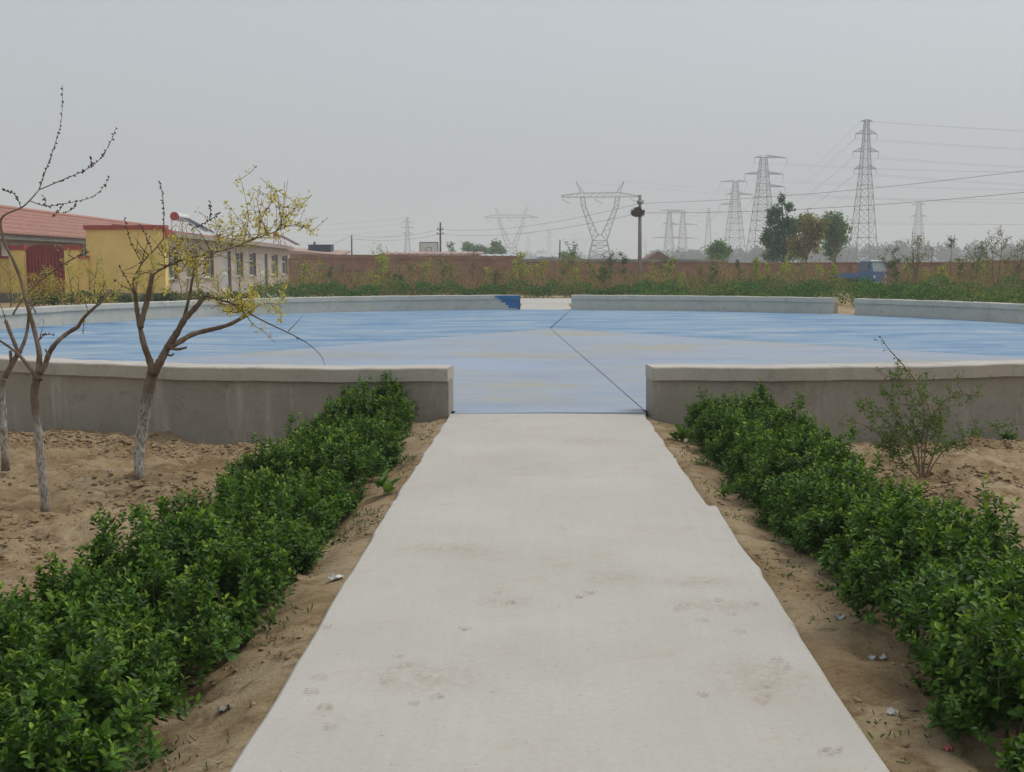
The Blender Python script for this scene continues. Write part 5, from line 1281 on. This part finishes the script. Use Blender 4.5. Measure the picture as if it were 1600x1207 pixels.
hl, hr = path_half(y); dd = np.where(x < 0, -x-hl, x-hr); ok = (dd > .04) & (np.sin(x*7+y*3)+np.sin(y*5.1) > .2); x, y = x[ok], y[ok]; n = len(x)
k = 4; xx = np.repeat(x, k)+r.normal(size=n*k)*.015; yy = np.repeat(y, k)+r.normal(size=n*k)*.015
Q = np.stack([xx, yy, ground_z(xx, yy)], 1)
tag(link('weeds', leaf_mesh('weeds', Q, unit(r.normal(size=(n*k,3))*.8+np.array([0,0,.6])), rand_dir(n*k), r.uniform(.012, .04, n*k), r.uniform(.004, .011, n*k), green(n*k, (.05,.11,.02), (.15,.22,.05))), MT['leaf']), 'sparse tiny green weeds on the soil beside the path', 'weeds', kind='stuff')

def scrap(px, py, L, W, label, m='paper', name='litter', z=-.12, cat='litter', rot=.3, seed=1):
    g = gw(px, py, z); b = np.array([g[0], g[1], gz(*g)+.006]); root_r = random.Random(seed); mb = MB(); n = 7; top = []; 
    for i in range(n):
        for j in range(3):
            x = (i/(n-1)-.5)*L; y = (j/2-.5)*W*(1-.5*abs(i/(n-1)-.5)); top.append((b[0]+x*math.cos(rot)-y*math.sin(rot)+root_r.gauss(0, L*.02), b[1]+x*math.sin(rot)+y*math.cos(rot)+root_r.gauss(0, L*.02), b[2]+abs(root_r.gauss(0, .012))))
    bot = [(p[0], p[1], p[2]-.004) for p in top]; N3 = len(top); fs = [(i*3+j, i*3+j+3, i*3+j+4, i*3+j+1) for i in range(n-1) for j in (0, 1)]
    fs = [f[::-1] for f in fs]+[tuple(q+N3 for q in f) for f in fs]
    mb.add(top+bot, fs); o = mb.build(name, MT[m], None); me = o.data
    v = np.array([list(q.co) for q in me.vertices]); me.vertices.foreach_set('co', (v-b).ravel()); o.location = Vector(b); me.update(); tag(o, label, cat)
scrap(1370, 1051, .085, .02, 'crumpled strip of silvery wrapper under the right hedge', 'tin', seed=3, rot=-.35)
scrap(1393, 1144, .04, .025, 'small white eggshell like scrap on the soil near the right path edge', seed=4)
scrap(1312, 997, .05, .035, 'small grey white crumpled scrap below the right hedge', 'tin', seed=5)
scrap(1226, 852, .05, .045, 'small pale stone like scrap at the foot of the right hedge', 'stone', seed=6)
scrap(480, 912, .11, .07, 'grey brown flat piece lying at the foot of the left hedge', 'clod', seed=7, rot=.6)
scrap(525, 925, .08, .06, 'whitish lump of mortar beside the left path edge', 'paper', seed=8)
scrap(180, 744, .12, .09, 'broken cement lump on the bare soil beside the nearest tree trunk', 'stone', seed=9, z=-.3)
scrap(1285, 711, .08, .04, 'pale paper scrap on the soil behind the right hedge', seed=10, z=-.33)
scrap(350, 1107, .05, .04, 'small pale stone on the soil strip left of the path', 'stone', seed=12)
scrap(1480, 1198, .04, .03, 'crumpled reddish wrapper at the bottom right under the hedge', 'dullpink', seed=13)

# dried muddy paw prints on the path
def disc(mb, c, a, b, rot, z):
    n = 9; vs = [(c[0]+a*math.cos(t)*math.cos(rot)-b*math.sin(t)*math.sin(rot), c[1]+a*math.cos(t)*math.sin(rot)+b*math.sin(t)*math.cos(rot), z) for t in np.linspace(0, 6.283, n, endpoint=False)]
    mb.add(vs, [tuple(range(n))])
mb = MB(); r_ = random.Random(21)
for px, py in ((510,982),(500,1062),(512,1140),(600,1070),(640,1042),(648,1103),(690,1092),(625,1028),(730,986),(480,1085),(515,1108),(1130,940),(1145,962),(1180,945),(1075,948),(1060,955),(1105,972),(1160,990),(1190,1100),(1200,1090),(1215,1034),(1228,1046),(1305,1180),(1195,1075),(1240,980),(1310,1178),(1100,1090),(920,930),(905,936),(785,930),(800,945)):
    g = gp(px+r_.gauss(0, 3), py, 0); a = r_.uniform(-.6, 1.2); s_ = r_.uniform(.8, 1.15); zz = .0085+r_.random()*.0012
    disc(mb, g, .019*s_, .015*s_, a, zz)
    for q in (-1.1, -.38, .38, 1.1):
        t = a+math.pi/2+q*.75; disc(mb, (g[0]+.034*s_*math.cos(t), g[1]+.034*s_*math.sin(t)), .0095*s_, .007*s_, t, zz)
tag(mb.build('paw_prints', MT['mud']), 'faint muddy dog paw prints on the pale path', 'paw prints', kind='stuff')

# ------------------------------------------------------------------ haze in the air
mb = MB(); mb.hexa([(-2600,-60,-2),(2600,-60,-2),(2600,2600,-2),(-2600,2600,-2),(-2600,-60,70),(2600,-60,70),(2600,2600,70),(-2600,2600,70)])
hm = bpy.data.materials.new('haze'); hm.use_nodes = True; t = hm.node_tree; t.nodes.remove(t.nodes['Principled BSDF'])
vp = t.nodes.new('ShaderNodeVolumePrincipled'); vp.inputs['Color'].default_value = (.91, .955, 1.0, 1); vp.inputs['Density'].default_value = .0011; vp.inputs['Anisotropy'].default_value = .1
t.links.new(vp.outputs[0], t.nodes['Material Output'].inputs['Volume'])
tag(mb.build('haze', hm), 'pale grey haze hanging over the fields', 'haze', kind='stuff')
